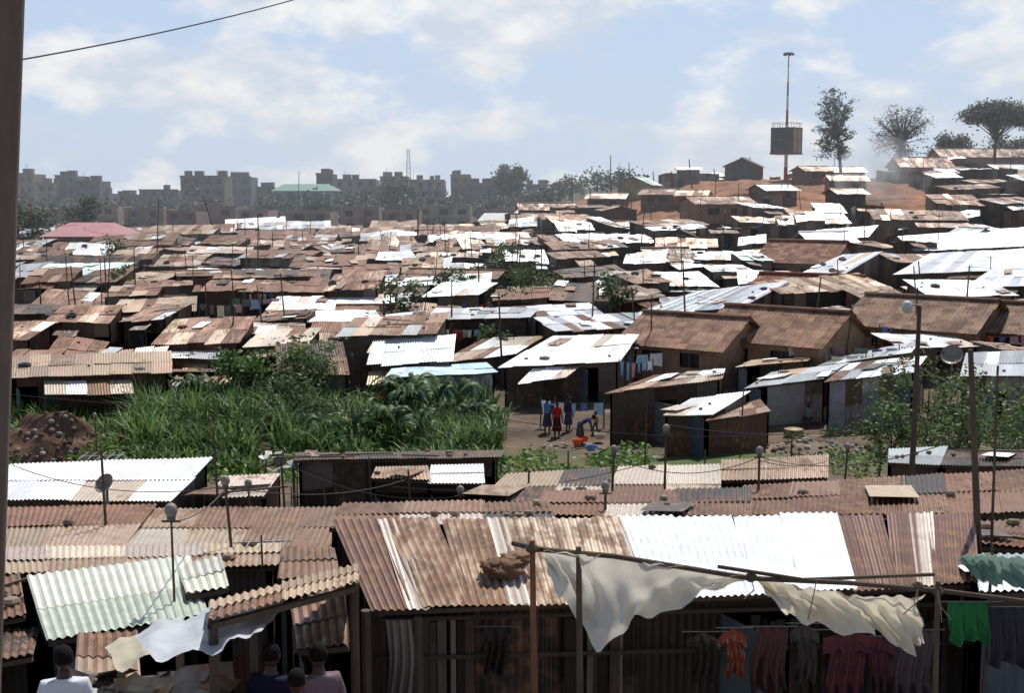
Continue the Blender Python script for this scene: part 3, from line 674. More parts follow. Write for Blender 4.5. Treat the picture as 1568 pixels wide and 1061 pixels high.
# ---------------------------------------------------------------- masts
def mast():
    b=B(); D=222; x=(1199-784)/F*D; g=tz(x,D); zt=P(1197,80,D).z; p=lambda z:Vector((x,D,z))
    zs=[g-.3]+[g+(zt-g)*i/9 for i in range(1,10)]
    for i in range(9):
        r0=.36-.28*i/9; b.cyl(p(zs[i]),p(zs[i+1]),r0,r0-.03,'metal',(.30,.07,.05) if i%2==0 else (.55,.52,.5),10)
    b.cyl(p(zt-.2),p(zt),.8,.8,'metal',(.3,.3,.3),10)
    for k in range(6):
        a=k*math.pi/3; b.box(p(zt-.1)+Vector((math.cos(a)*.8,math.sin(a)*.8,-.2)),.35,.25,.35,'metal',(.15,.15,.16),a)
    zb=P(1197,234,D).z; ze=P(1197,196,D).z; zc=(zb+ze)/2; h=ze-zb
    yaw=.95
    for k in range(4):
        a=yaw+k*math.pi/2; d=Vector((math.cos(a),math.sin(a),0)); b.box(p(zc)+d*2.0,.1,4.0,h,'metal',(.34,.27,.21) if k!=2 else (.07,.07,.08),a)  # left face given a darker colour to paint its shaded side
        t=Vector((-d.y,d.x,0))
        for q in(-1,0,1): b.box(p(zc)+d*2.08+t*q*1.9,.12,.16,h+.1,'metal',(.12,.09,.08),a)
        for q in(-.5,.02,.5): b.box(p(zc+q*h)+d*2.10,.12,4.1,.14,'metal',(.14,.1,.09),a)
        for q in(-1.6,-.5,.6,1.7): b.cyl(p(ze)+d*2.0+t*q,p(ze+.9)+d*2.0+t*q,.04,.04,'metal',(.2,.2,.2),4)
        b.cyl(p(ze+.9)+d*2-t*2,p(ze+.9)+d*2+t*2,.04,.04,'metal',(.2,.2,.2),4)
    b.box(p(zb-.15),4.4,4.4,.2,'metal',(.15,.1,.09),yaw)
    b.finish('water_tower_mast')
mast()
def lattice():
    b=B(); D=430; x=(627-784)/F*D; g=tz(x,D); zt=P(627,228,D).z
    L=[Vector((x+a,D+c,0)) for a,c in((-1,-1),(1,-1),(1,1),(-1,1))]
    for q in L: b.cyl((q.x,q.y,g),(x+(q.x-x)*.4,D+(q.y-D)*.4,zt),.12,.1,'metal',(.4,.4,.42),4)
    n=12
    for i in range(n):
        k0=1-.6*i/n;k1=1-.6*(i+1)/n; z0=g+(zt-g)*i/n; z1=g+(zt-g)*(i+1)/n
        for j in range(4):
            q=L[j];r=L[(j+1)%4]; b.cyl((x+(q.x-x)*k0,D+(q.y-D)*k0,z0),(x+(r.x-x)*k1,D+(r.y-D)*k1,z1),.07,.07,'metal',(.4,.4,.42),4)
    b.finish('lattice_radio_mast')
lattice()
# ---------------------------------------------------------------- near utility pole and wires
def utility_pole():
    b=B(); D=6.0; t=P(12,-60,D); e=P(-20,880,D)
    d=(e-t).normalized(); bot=t+d*((t.z-tz(t.x,D)+.3)/-d.z); top=t-d*1.2
    n=14; ps=[top.lerp(bot,i/n) for i in range(n+1)]
    for i in range(n): b.cyl(ps[i],ps[i+1],.080+.0005*i,.080+.0005*(i+1),'wood',(.15,.115,.095),20,cap=(i==n-1))
    o=b.finish('utility_pole',True)
    bm=bmesh.new(); bm.from_mesh(o.data); bmesh.ops.remove_doubles(bm,verts=bm.verts,dist=.002); bm.to_mesh(o.data); bm.free()
utility_pole()
def wire(a,c,sag,r=.006,name='power_line',n=20):
    b=B(); a=Vector(a);c=Vector(c); b.path([a.lerp(c,i/n)-Vector((0,0,sag*4*(i/n)*(1-i/n))) for i in range(n+1)],r,'metal',(.05,.05,.05),5); b.finish(name)
wire(P(25,92,6.0),P(520,-22,8.5),.03,.004)
for a in [((-20,600),(700,628),28,30,.2),((1020,650),(1408,640),24,30,.3),((600,745),(1020,700),24,24,.3),((1163,700),(1500,660),22,16,.3),((345,745),(620,735),18,24,.2),((-10,700),(345,745),22,18,.3),((700,630),(1404,640),26,30,.5),((1404,560),(1600,620),30,26,.2),((345,748),(262,800),17.5,12.8,.1),((940,700),(1163,700),22,22,.3),((430,705),(705,760),24,22,.3),((1163,705),(1298,692),22,27,.2)]:
    wire(P(*a[0],a[2]),P(*a[1],a[3]),a[4],.008)
for k in range(24):
    D=R.uniform(66,150); x=R.uniform(-.42,.38)*D; w=R.uniform(6,16); z=tz(x,D)+R.uniform(3.4,5.0); wire((x,D,z),(x+w,D+R.uniform(-6,6),z+R.uniform(-.6,.8)),R.uniform(.2,.6),.014)
# ---------------------------------------------------------------- foreground awning frame, tarps and clothes
def cloth(top,bot,D0,D1,col,name,nu=44,nv=16,fold=.06,mat='tarp'):
    b=B()
    def pl(L,t):
        s=t*(len(L)-1); i=min(len(L)-2,int(s)); f=s-i; return (L[i][0]*(1-f)+L[i+1][0]*f, L[i][1]*(1-f)+L[i+1][1]*f)
    g=[]
    for i in range(nu+1):
        u=i/nu; a=pl(top,u); c=pl(bot,u); row=[]
        D=D0+(D1-D0)*u; A=P(*a,D); Cc=P(*c,D)
        for j in range(nv+1):
            v=j/nv; p=A.lerp(Cc,v)
            p.y+=fold*(.3+v)*(1.2*math.sin(u*19+v*3)+.8*math.sin(u*47-v*7+1.5*math.sin(v*6)))+.15*math.sin(math.pi*v)+.05*noise.noise(Vector((u*9,v*5,D)))
            p.x+=.02*math.sin(v*9+u*8); p.z+=.012*math.sin(u*70+v*4)
            row.append(p)
        g.append(row)
    for i in range(nu):
        for j in range(nv): b.face([g[i][j],g[i][j+1],g[i+1][j+1],g[i+1][j]],mat,col)
    o=b.finish(name,True)
    bm=bmesh.new(); bm.from_mesh(o.data); bmesh.ops.remove_doubles(bm,verts=bm.verts,dist=.0005); bm.to_mesh(o.data); bm.free()
    return o
cloth([(830,845),(930,852),(1050,868),(1148,886)],[(835,872),(868,925),(916,992),(975,955),(1040,922),(1146,892)],10.3,10.8,(.72,.69,.61),'hanging_tarp',fold=.08)
cloth([(1158,886),(1250,903),(1340,915),(1415,912)],[(1168,905),(1232,958),(1330,968),(1385,996),(1424,990)],10.8,11.1,(.76,.70,.56),'hanging_tarp',fold=.09)
cloth([(1480,850),(1530,852),(1600,858)],[(1484,880),(1530,896),(1600,905)],11.6,11.8,(.22,.33,.28),'green_net')
def awning():
    b=B(); wc=(.11,.08,.06)
    pts=[P(785,832,10.6),P(830,842,10.4),P(940,852,10.5),P(1150,886,10.8),P(1300,893,11),P(1440,905,11.1),P(1600,925,11.3)]
    b.path(pts,.024,'wood',wc,8)
    b.path([P(1100,868,10.7),P(1230,888,10.9),P(1430,880,11.4)],.018,'wood',wc,8)
    for (x,y,D) in[(815,838,10.4),(886,848,10.45),(1436,900,11.1)]:
        t=P(x,y,D); bx=t.x+.02; pm=Vector((bx,D,(t.z+tz(bx,D))/2)); c2=(.22,.10,.06) if x==815 else wc
        b.cyl((bx+.01,D,tz(bx,D)-.2),pm,.034,.03,'wood',c2,8); b.cyl(pm,t+Vector((0,0,.06)),.03,.024,'wood',c2,8)
    for x,y,D in((815,840,10.4),(1150,884,10.8),(1405,898,11.1),(1436,905,11.1)):
        b.ball(P(x,y,D),.06,.05,.045,'cloth',(.15,.11,.08),10,7,lambda p:1+.3*noise.noise(p*3))
    for k in range(7):
        x=R.choice([1150,1405,1436,815,1250]); p=P(x,884+(x-1150)*.07 if x>1000 else 840,10.9); b.path([p,p+Vector((R.uniform(-.1,.1),0,-.12)),p+Vector((R.uniform(-.15,.15),0,-R.uniform(.2,.4)))],.006,'cloth',(.3,.25,.18),4)
    b.finish('awning_frame')
awning()
def sack():
    b=B(); c=P(775,868,12.9)
    def fn(p): return 1+.5*noise.noise(p*1.8)+.3*noise.noise(p*5)
    b.ball(c,.24,.2,.09,'cloth',(.22,.13,.08),36,22,fn); b.ball(c+Vector((.14,.1,.08)),.17,.14,.05,'cloth',(.27,.17,.11),30,16,fn); b.ball(c+Vector((-.14,-.1,.03)),.1,.1,.06,'cloth',(.15,.09,.06),24,14,fn)
    b.finish('burlap_sack',True)
sack()
def garment(px,py,D,w,h,col,name='hanging_shirt',stripes=None,sleeve=True):
    b=B(); o=P(px,py,D); b.cyl(o+Vector((-w*.8,0,0)),o+Vector((w*.8,0,0)),.006,.006,'metal',(.1,.1,.1),5)
    n=22;m=14; ph=R.uniform(0,6); k2=R.uniform(.5,1)
    for i in range(n):
        for j in range(m):
            def q(i,j):
                u=i/n-.5; v=j/m; ww=w*((1.15 if v<.25 else .72+.12*v) if sleeve else .95+.08*v); return o+Vector((ww*u+.02*math.sin(v*5+ph),.045*math.sin(ph+i*.9+v*2*k2)*(.3+v),-h*v-(.09*abs(u)*2 if v<.25 and sleeve else 0)-.03*math.sin(ph+u*9)*v))
            c=col if not stripes or (j%4<2 and name!='hanging_shirt' or i%3) else stripes
            b.face([q(i,j+1),q(i+1,j+1),q(i+1,j),q(i,j)],'cloth',c)
    b.finish(name)
garment(1484,922,11.8,.42,.42,(.025,.13,.05),'green_cloth',sleeve=False)
garment(1300,965,12.2,.48,.85,(.09,.03,.035),'patterned_dress',(.05,.03,.06)); garment(1125,962,12.0,.24,.5,(.20,.05,.035),'red_shirt',(.22,.17,.13))
garment(1180,960,12.15,.35,.7,(.09,.035,.04),'hanging_shirt',(.05,.05,.05),sleeve=False); garment(1235,955,12.2,.26,.6,(.06,.055,.055)); garment(1400,965,12.3,.4,.7,(.07,.055,.06),sleeve=False); garment(1545,930,11.9,.4,.6,(.035,.035,.045),sleeve=False)
garment(1080,968,12.25,.3,.5,(.07,.06,.05)); garment(760,960,12.1,.28,.5,(.06,.045,.04)); garment(1350,975,12.25,.3,.6,(.09,.03,.045),'hanging_shirt',(.05,.04,.04))
garment(612,950,12.0,.26,.9,(.30,.27,.23),'door_curtain',sleeve=False)
def planks():
    b=B()
    for k in range(70):
        px=575+k*13+R.uniform(-4,4)
        if 1000<px<1080: continue
        D=12.25+.0011*(px-575)+R.uniform(-.02,.02); t=P(px,942,D); g=tz(t.x,D); w=R.uniform(.05,.11)
        if px<720 or 860<px<960 or 1150<px<1260 or px>1400:
            b.box((t.x,D,(t.z+g)/2),w,.025,t.z-g-R.uniform(0,.15),'wood',jc(R.choice([(.09,.065,.05),(.06,.045,.035),(.17,.14,.115),(.045,.035,.03)]),.3),R.uniform(-.03,.03))
    for z in(950,1010):
        a=P(575,z,12.2); c=P(1490,z-25,13.2); b.cyl(a,c,.025,.025,'wood',(.08,.06,.045),6)
    b.finish('plank_fence')
planks()
def ltarp():
    b=B(); A=[P(160,992,10.2),P(235,955,10.8),P(330,935,11.2),P(440,920,11.4)]; Cc=[P(178,1022,9.2),P(265,1006,9.2),P(340,992,9.3),P(400,965,9.6)]
    n=30;m=14
    def pl(L,t):
        s=t*(len(L)-1); i=min(len(L)-2,int(s)); return L[i].lerp(L[i+1],s-i)
    g=[[pl(A,i/n).lerp(pl(Cc,i/n),j/m)+Vector((0,0,.05*noise.noise(Vector((i*.3,j*.3,1)))+.025*math.sin(i*.7+j*.3)+.03*noise.noise(Vector((i*.9,j*.2,8))))) for j in range(m+1)] for i in range(n+1)]
    for i in range(n):
        for j in range(m): b.face([g[i][j],g[i][j+1],g[i+1][j+1],g[i+1][j]],'tarp',(.60,.62,.66) if i>5 else (.55,.50,.36))
    for i in (2,13,26):
        q=g[i][m//2]; b.cyl((q.x,q.y,tz(q.x,q.y)-.1),q-Vector((0,0,.05)),.04,.035,'wood',(.12,.09,.07),7)
    o=b.finish('tarpaulin_stall',True)
    bm=bmesh.new(); bm.from_mesh(o.data); bmesh.ops.remove_doubles(bm,verts=bm.verts,dist=.0005); bm.to_mesh(o.data); bm.free()
ltarp()
for x,y0,D in((640,945,12.05),(560,935,12.0)):
    t=P(x,y0,D); b=B(); b.cyl((t.x,D,tz(t.x,D)-.2),t,.06,.05,'wood',(.12,.09,.07),8); b.finish('wooden_post')
def debris(px0,px1,py0,py1,D0,D1,n,name):
    b=B()
    for k in range(n):
        px=R.uniform(px0,px1); t=R.random(); D=D0+(D1-D0)*t; py=py1+(py0-py1)*t+R.uniform(-6,6); p=P(px,py,D); g=tz(p.x,p.y)
        s=R.uniform(.06,.22); e1=Vector((R.uniform(-1,1),R.uniform(-1,1),R.uniform(-.3,.3))).normalized()*s; e2=e1.cross(Vector((R.uniform(-.3,.3),R.uniform(-.3,.3),1))).normalized()*s*R.uniform(.4,1.2)
        b.face([p-e1-e2,p+e1-e2,p+e1+e2,p-e1+e2],'iron',jc(R.choice([(.22,.19,.16),(.13,.07,.045),(.18,.13,.09),(.25,.25,.24),(.07,.06,.05)]),.2,.25))
        if k%6==0: b.cyl((p.x,p.y,g),p,.025,.02,'wood',(.1,.07,.05),5)
    b.finish(name)
debris(100,345,1035,1075,9.4,10.0,60,'scrap_pile')
debris(400,560,690,720,34,36,40,'scrap_pile')
# rubble / debris pile and dirt mound
def mound(px,py,rx,ry,h,col,n,name):
    p=S(px,py); b=B()
    N=22
    def z(u,v):
        r=math.hypot(u,v); return p.z-.2+h*max(0,1-r*r)*(1+.5*noise.noise(Vector((u*3,v*3,px))))
    for i in range(N):
        for j in range(N):
            q=lambda i,j:Vector((p.x+rx*(2*i/N-1),p.y+ry*(2*j/N-1),z(2*i/N-1,2*j/N-1)))
            b.face([q(i,j),q(i+1,j),q(i+1,j+1),q(i,j+1)],'soil',jc(col,.12))
    for k in range(n):
        u,v=R.uniform(-.9,.9),R.uniform(-.9,.9)
        s=R.uniform(.04,.16); b.ball((p.x+rx*u,p.y+ry*v,z(u,v)+.03),s,s*.8,s*.6,'soil',jc(R.choice([(.2,.15,.12),(.3,.26,.22),(.12,.08,.06),(.35,.33,.3)]),.2),6,4)
    b.finish(name)
mound(75,695,3.4,2.2,1.7,(.15,.09,.065),200,'dirt_mound')
mound(1250,690,3.5,2,.5,(.2,.15,.11),200,'rubble_heap')
mound(960,702,3,1.5,.3,(.26,.22,.18),160,'rubble_heap')
mound(860,690,2.5,2.5,.2,(.15,.11,.085),160,'rubble_heap')
def fence():
    b=B()
    for k in range(110):
        px=440+k*3.0; D=36+.6*math.sin(k*.1); x=(px-784)/F*D; g=tz(x,D); b.cyl((x,D,g-.1),(x+R.uniform(-.06,.06),D,g+R.uniform(1.0,1.9)),.025,.02,'wood',jc((.2,.16,.12),.3),5)
    for h in(.5,1.0): b.cyl(Vector(((440-784)/F*36,36,tz(-6,36)+h)),Vector(((770-784)/F*36,36,tz(0,36)+h)),.03,.03,'wood',(.2,.16,.12),5)
    b.finish('stick_fence')
fence()
def basin(p,col,r=.28):
    b=B(); p=Vector(p); n=18
    prof=[(0,.02),(r*.7,.02),(r,.2),(r*1.06,.21),(r*1.0,.19),(r*.72,0)]
    for i in range(n):
        a0=2*math.pi*i/n;a1=2*math.pi*(i+1)/n
        for (r0,z0),(r1,z1) in zip(prof,prof[1:]):
            q=lambda r,a,z:p+Vector((r*math.cos(a),r*math.sin(a),z)); b.face([q(r0,a0,z0),q(r0,a1,z0),q(r1,a1,z1),q(r1,a0,z1)],'metal',col)
    b.finish('plastic_basin')
for px,py,c in((893,676,(.7,.12,.02)),(884,680,(.7,.16,.03)),(905,690,(.1,.2,.5)),(918,672,(.5,.45,.4))):
    basin(S(px,py,h=.15),c,.24)
def dish(px,py,D,r=.4):
    b=B(); c=P(px,py,D); ax=Vector((-.3,-.6,.5)).normalized(); a=ax.orthogonal().normalized(); e=ax.cross(a); n=20
    for i in range(n):
        for j in range(4):
            q=lambda i,j:c+ (a*math.cos(2*math.pi*i/n)+e*math.sin(2*math.pi*i/n))*r*j/4+ax*(.3*r*(j/4)**2)
            b.face([q(i,j),q(i+1,j),q(i+1,j+1),q(i,j+1)],'metal',(.22,.18,.15))
    b.cyl(c,c+ax*r*.9,.012,.012,'metal',(.3,.3,.3),5); b.cyl((c.x,c.y,tz(c.x,c.y)),c-ax*.03,.03,.03,'metal',(.2,.2,.2),6)
    b.finish('satellite_dish')
dish(1458,545,50,.45); dish(162,742,23,.2)
def tank(p,r=.55,h=1.0,col=(.05,.05,.06)):
    b=B(); p=Vector(p); 
    for k in range(6): b.cyl(p+Vector((0,0,h*k/6)),p+Vector((0,0,h*(k+1)/6)),r*(1 if k%2 else .95),r*(.95 if k%2 else 1),'metal',col,18)
    b.cyl(p+Vector((0,0,h)),p+Vector((0,0,h*1.15)),r*.95,r*.3,'metal',col,18); b.finish('water_tank')
p=S(1215,670); tank(p,.45,.4,(.25,.17,.06))
# ---------------------------------------------------------------- people
def person(pos,yaw,H=1.72,pose='stand',shirt=(.4,.4,.4),pants=(.08,.09,.14),hair=(.01,.009,.008),name='person',fingers=True,dress=False):
    J={'pel':(0,0,.95),'sp':(0,0,1.12),'ch':(0,0,1.30),'nb':(0,.01,1.44),'nk':(0,0,1.50),'hd':(0,-.01,1.56)}
    for s,n in((-1,'L'),(1,'R')):
        J['sh'+n]=(s*.17,0,1.41);J['el'+n]=(s*.23,.02,1.13);J['wr'+n]=(s*.24,-.06,.88);J['hn'+n]=(s*.24,-.08,.80)
        J['hp'+n]=(s*.09,0,.90);J['kn'+n]=(s*.11,-.03,.50);J['an'+n]=(s*.11,.03,.09);J['to'+n]=(s*.13,-.15,.03)
    headoff=Vector((0,-.015,1.63))
    if pose=='reach':
        for s,n in((-1,'L'),(1,'R')): J['el'+n]=(s*.26,-.22,1.35);J['wr'+n]=(s*.2,-.38,1.55);J['hn'+n]=(s*.19,-.41,1.62)
    if pose=='walk':
        J['knL']=(-.1,-.18,.52);J['anL']=(-.1,-.2,.1);J['toL']=(-.11,-.38,.06);J['knR']=(.1,.06,.5);J['anR']=(.1,.3,.14);J['toR']=(.11,.15,.03)
        J['wrL']=(-.25,.12,.9);J['hnL']=(-.25,.12,.82);J['wrR']=(.25,-.2,.95);J['hnR']=(.25,-.26,.88)
    if pose=='sit':
        for k in('sp','ch','nb','nk','hd','shL','shR','elL','elR','pel','hpL','hpR'): x,y,z=J[k]; J[k]=(x,y,z-.5)
        for s,n in((-1,'L'),(1,'R')):
            J['kn'+n]=(s*.13,-.42,.47);J['an'+n]=(s*.12,-.38,.08);J['to'+n]=(s*.13,-.55,.03);J['wr'+n]=(s*.16,-.3,.52);J['hn'+n]=(s*.14,-.38,.54)
        headoff=Vector((0,-.03,1.13))
    if pose=='bend':
        def rot(p,a=1.15):
            x,y,z=p; z2=z-.95; return (x,y*math.cos(a)-z2*math.sin(a),.95+z2*math.cos(a)+y)
        for k in('sp','ch','nb','nk','hd','shL','shR'): J[k]=rot(J[k])
        for s,n in((-1,'L'),(1,'R')): J['el'+n]=(s*.2,-.48,.88);J['wr'+n]=(s*.15,-.55,.62);J['hn'+n]=(s*.14,-.57,.54)
        headoff=Vector(rot(headoff))
    rad={'pel':.145,'sp':.125,'ch':.15,'nb':.085,'nk':.055,'hd':.055,'sh':.065,'el':.042,'wr':.028,'hn':.034,'hp':.095,'kn':.058,'an':.038,'to':.038}
    keys=list(J); vs=[Vector(J[k]) for k in keys]; rs=[rad.get(k,rad.get(k[:2])) for k in keys]; ix={k:i for i,k in enumerate(keys)}
    E=[('pel','sp'),('sp','ch'),('ch','nb'),('nb','nk'),('nk','hd')]
    for n in'LR': E+=[('ch','sh'+n),('sh'+n,'el'+n),('el'+n,'wr'+n),('wr'+n,'hn'+n),('pel','hp'+n),('hp'+n,'kn'+n),('kn'+n,'an'+n),('an'+n,'to'+n)]
    ed=[(ix[a],ix[c]) for a,c in E]; lab=list(keys)
    if fingers:
        for s,n in((-1,'L'),(1,'R')):
            h=vs[ix['hn'+n]]; d=(h-vs[ix['wr'+n]]).normalized(); side=Vector((0,1,0)) if abs(d.y)<.7 else Vector((1,0,0)); side=(side-d*side.dot(d)).normalized(); pal=d.cross(side)*s
            for k,(o,L) in enumerate(((-.03,.062),(-.01,.075),(.01,.078),(.03,.068))):
                b0=h+d*.01-side*o; i0=len(vs); vs+= [b0+d*.03,b0+d*(.03+L*.5)+pal*.006,b0+d*(.03+L*.9)+pal*.022]; rs+=[.011,.0095,.008]; lab+=['fg']*3
                ed+=[(ix['hn'+n],i0),(i0,i0+1),(i0+1,i0+2)]
            i0=len(vs); b0=h-d*.03+side*.03; vs+=[b0,b0+d*.03+side*.022,b0+d*.055+side*.03]; rs+=[.013,.011,.009]; lab+=['fg']*3; ed+=[(ix['wr'+n],i0),(i0,i0+1),(i0+1,i0+2)]
    me=bpy.data.meshes.new('tmp'); me.from_pydata([tuple(v) for v in vs],ed,[]); ob=bpy.data.objects.new('tmp',me); scene.collection.objects.link(ob)
    md=ob.modifiers.new('s','SKIN'); md.use_smooth_shade=True
    for i,r in enumerate(rs):
        sv=me.skin_vertices[0].data[i]; sv.radius=(r*1.15,r*.85) if lab[i] in('pel','sp','ch') else (r,r); sv.use_root=(i==0)
    sb=ob.modifiers.new('u','SUBSURF'); sb.levels=2; sb.render_levels=2
    dg=bpy.context.evaluated_depsgraph_get(); dg.update(); em=bpy.data.meshes.new_from_object(ob.evaluated_get(dg))
    bpy.data.objects.remove(ob)
    b=B(); sk=(.055,.03,.02)
    def near(p):
        bi=None;bd=9
        for i,v in enumerate(vs):
            d=(p-v).length
            if d<bd: bd=d;bi=lab[i]
        return bi
    b.v=[tuple(v.co) for v in em.vertices]
    for pl in em.polygons:
        l=near(pl.center); b.f.append(tuple(pl.vertices))
        if l in('nk','hd','fg') or l[:2] in('wr','hn'): m_,c_='skin',sk
        elif l[:2]in('to',): m_,c_='cloth',(.03,.025,.02)
        elif l[:2]in('an',): m_,c_=('skin',sk) if dress else ('cloth',pants)
        elif l in('pel','sp','ch','nb') or l[:2]=='sh' or l[:2]=='el': m_,c_='cloth',shirt
        else: m_,c_='cloth',pants
        b.m.append(m_); b.c.append((*c_,0))
    def hf(p):
        k=1.0
        if p.z<-.2: k-=.14*(-p.z-.2)
        if p.y<-.75 and abs(p.z-.12)<.14 : k-=.045
        return k
    h=headoff
    b.ball(h,.076,.095,.118,'skin',sk,20,16,hf)
    b.ball(h+Vector((0,-.098,-.012)),.013,.018,.025,'skin',sk,8,6)
    b.ball(h+Vector((0,-.086,-.052)),.026,.012,.010,'skin',(.08,.03,.025),10,6)
    for s in(-1,1):
        b.ball(h+Vector((s*.030,-.082,.014)),.013,.009,.008,'skin',(.35,.32,.3),8,6); b.ball(h+Vector((s*.030,-.0895,.014)),.005,.004,.005,'skin',(.005,.005,.005),6,5)
        b.ball(h+Vector((s*.078,.005,-.005)),.009,.02,.03,'skin',sk,8,6)
    b.ball(h+Vector((0,.014,.022)),.084,.096,.108,'hair',hair,20,16,lambda p:1.0 if (p.y>-.35 and p.z>-.45) or p.z>.5 else .8)
    if dress:
        n=24; ring=[(.13,1.0),(.17,.85),(.21,.6),(.24,.38)]
        for (r0,z0),(r1,z1) in zip(ring,ring[1:]):
            for i in range(n):
                q=lambda r,k,z:Vector((r*(1+.06*math.sin(k*1.9))*math.cos(2*math.pi*k/n),.8*r*(1+.06*math.sin(k*1.9))*math.sin(2*math.pi*k/n),z)); b.face([q(r1,i,z1),q(r1,i+1,z1),q(r0,i+1,z0),q(r0,i,z0)],'cloth',(*pants,0))
    o=b.finish(name,True); s=H/1.75; o.scale=(s,s,s); o.rotation_euler=(0,0,yaw); o.location=pos; return o
def pp(px,yhead,D,**k):
    x=(px-784)/F*D; g=tz(x,D); z=P(px,yhead,D).z
    H=z-g
    k.pop('H',None); H=max(1.1,min(1.9,H))
    return person((x,D,z-H if abs(z-H-g)<.15 else g),k.pop('yaw',0),H=H,**k)
pp(70,990,9.5,yaw=math.pi+.2,shirt=(.72,.73,.78),name='man_in_white_shirt')
pp(400,985,9.9,yaw=math.pi-.3,shirt=(.02,.02,.05),name='man_in_dark_jacket')
pp(476,986,10.0,yaw=math.pi+.5,shirt=(.22,.16,.18),name='person_in_patterned_shirt')
pp(440,1025,9.3,yaw=math.pi,shirt=(.45,.03,.03),name='child_in_red')
def gp(px,py,**k):
    p=S(px,py); return person((p.x,p.y,p.z),k.pop('yaw',0),**k)
gp(853,672,yaw=.5,pose='stand',shirt=(.45,.04,.03),pants=(.1,.02,.03),name='woman_in_red',dress=True)
gp(838,665,yaw=2.6,pose='reach',shirt=(.12,.25,.45),pants=(.06,.07,.1),name='woman_hanging_laundry',dress=True)
gp(888,680,yaw=1.6,pose='bend',shirt=(.05,.06,.12),pants=(.1,.08,.1),name='woman_washing_clothes',dress=True)
gp(1238,655,yaw=-.6,pose='sit',shirt=(.25,.26,.28),name='man_sitting')
gp(190,700,yaw=1.0,pose='sit',shirt=(.4,.08,.06),name='person_sitting')
gp(680,768,yaw=.2,pose='stand',shirt=(.55,.05,.12),H=1.2,name='child')
gp(912,668,yaw=-1,pose='walk',shirt=(.5,.35,.1),H=1.15,name='child')
gp(870,662,yaw=.9,pose='stand',shirt=(.05,.05,.08),name='woman_standing',dress=True)
# ---------------------------------------------------------------- dusty air over the valley and a smoke plume
b=B(); b.box((0,420,10),1600,680,60,'haze',(1,1,1)); b.finish('haze')
b=B(); c=P(1352,268,175); 
b.ball(c,7,4,5.5,'smoke',(1,1,1),20,14); b.finish('smoke_plume')
# ---------------------------------------------------------------- light, sky, camera
EL=math.radians(58); AZ=math.radians(20)
sd=Vector((math.sin(AZ)*math.cos(EL),math.cos(AZ)*math.cos(EL),math.sin(EL)))
L=bpy.data.lights.new('sun','SUN'); L.energy=5.0; L.angle=math.radians(.5); L.color=(1,.965,.91)
lo=bpy.data.objects.new('sun',L); scene.collection.objects.link(lo); lo.rotation_euler=sd.to_track_quat('Z','Y').to_euler()
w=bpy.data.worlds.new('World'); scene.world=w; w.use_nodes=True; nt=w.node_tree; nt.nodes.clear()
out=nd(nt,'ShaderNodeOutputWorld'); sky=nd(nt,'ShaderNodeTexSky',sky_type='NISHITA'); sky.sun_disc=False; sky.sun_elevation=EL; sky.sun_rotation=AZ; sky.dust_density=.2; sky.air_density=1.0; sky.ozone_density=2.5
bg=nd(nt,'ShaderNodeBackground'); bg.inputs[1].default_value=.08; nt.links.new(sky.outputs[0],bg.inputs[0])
tc=nd(nt,'ShaderNodeTexCoord'); mp=nd(nt,'ShaderNodeMapping'); mp.inputs['Scale'].default_value=(1,1,2.0); mp.inputs['Location'].default_value=(.3,.1,.35)
nt.links.new(tc.outputs['Generated'],mp.inputs[0])
n1=nd(nt,'ShaderNodeTexNoise'); n1.inputs['Scale'].default_value=8; n1.inputs['Detail'].default_value=10; n1.inputs['Roughness'].default_value=.54; nt.links.new(mp.outputs[0],n1.inputs['Vector'])
n2=nd(nt,'ShaderNodeTexNoise'); n2.inputs['Scale'].default_value=15; n2.inputs['Detail'].default_value=8; nt.links.new(mp.outputs[0],n2.inputs['Vector'])
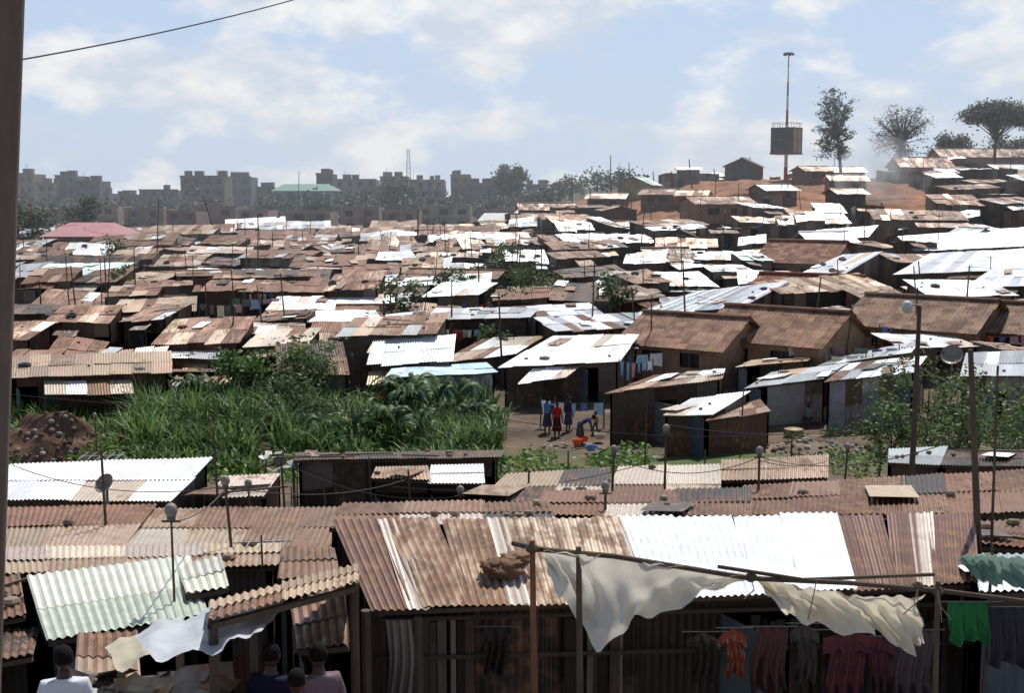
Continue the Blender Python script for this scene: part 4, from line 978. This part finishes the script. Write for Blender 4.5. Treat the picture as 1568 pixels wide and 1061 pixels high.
rp=nd(nt,'ShaderNodeMapRange',interpolation_type='SMOOTHSTEP'); rp.inputs[1].default_value=.44; rp.inputs[2].default_value=.56; nt.links.new(n1.outputs['Fac'],rp.inputs[0])
sx=nd(nt,'ShaderNodeSeparateXYZ'); nt.links.new(tc.outputs['Generated'],sx.inputs[0])
fd=nd(nt,'ShaderNodeMapRange',interpolation_type='SMOOTHSTEP'); fd.inputs[1].default_value=.18; fd.inputs[2].default_value=.40; fd.inputs[3].default_value=1; fd.inputs[4].default_value=.10; nt.links.new(sx.outputs[2],fd.inputs[0])  # clouds and pale veil thinned overhead, out of view, to lower ambient light
r2=nd(nt,'ShaderNodeMapRange'); r2.inputs[1].default_value=.40; r2.inputs[2].default_value=.58; nt.links.new(n2.outputs['Fac'],r2.inputs[0])
cc=mixc(nt,r2.outputs[0],(.66,.72,.82),(1.0,.985,.96))
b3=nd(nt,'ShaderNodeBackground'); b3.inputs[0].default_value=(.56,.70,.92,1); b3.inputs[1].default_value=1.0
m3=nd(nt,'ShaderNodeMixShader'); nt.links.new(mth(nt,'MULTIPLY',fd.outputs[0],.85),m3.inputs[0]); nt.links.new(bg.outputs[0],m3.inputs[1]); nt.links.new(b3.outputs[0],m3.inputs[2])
b2=nd(nt,'ShaderNodeBackground'); b2.inputs[1].default_value=.98; nt.links.new(cc,b2.inputs[0])
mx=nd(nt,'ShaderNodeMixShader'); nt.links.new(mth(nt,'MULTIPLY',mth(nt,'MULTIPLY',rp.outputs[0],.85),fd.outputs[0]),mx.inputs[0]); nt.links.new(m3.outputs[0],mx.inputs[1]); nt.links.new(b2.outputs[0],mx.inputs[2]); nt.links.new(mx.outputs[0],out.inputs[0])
cam=bpy.data.cameras.new('camera'); cam.sensor_width=36; cam.lens=36*F/1568; cam.clip_end=12000; cam.clip_start=.1
co=bpy.data.objects.new('camera',cam); scene.collection.objects.link(co); co.rotation_euler=(math.pi/2-PITCH,0,0); scene.camera=co
scene.view_settings.view_transform='Standard'; scene.view_settings.look='None'; scene.view_settings.exposure=0
print('shacks',cnt)
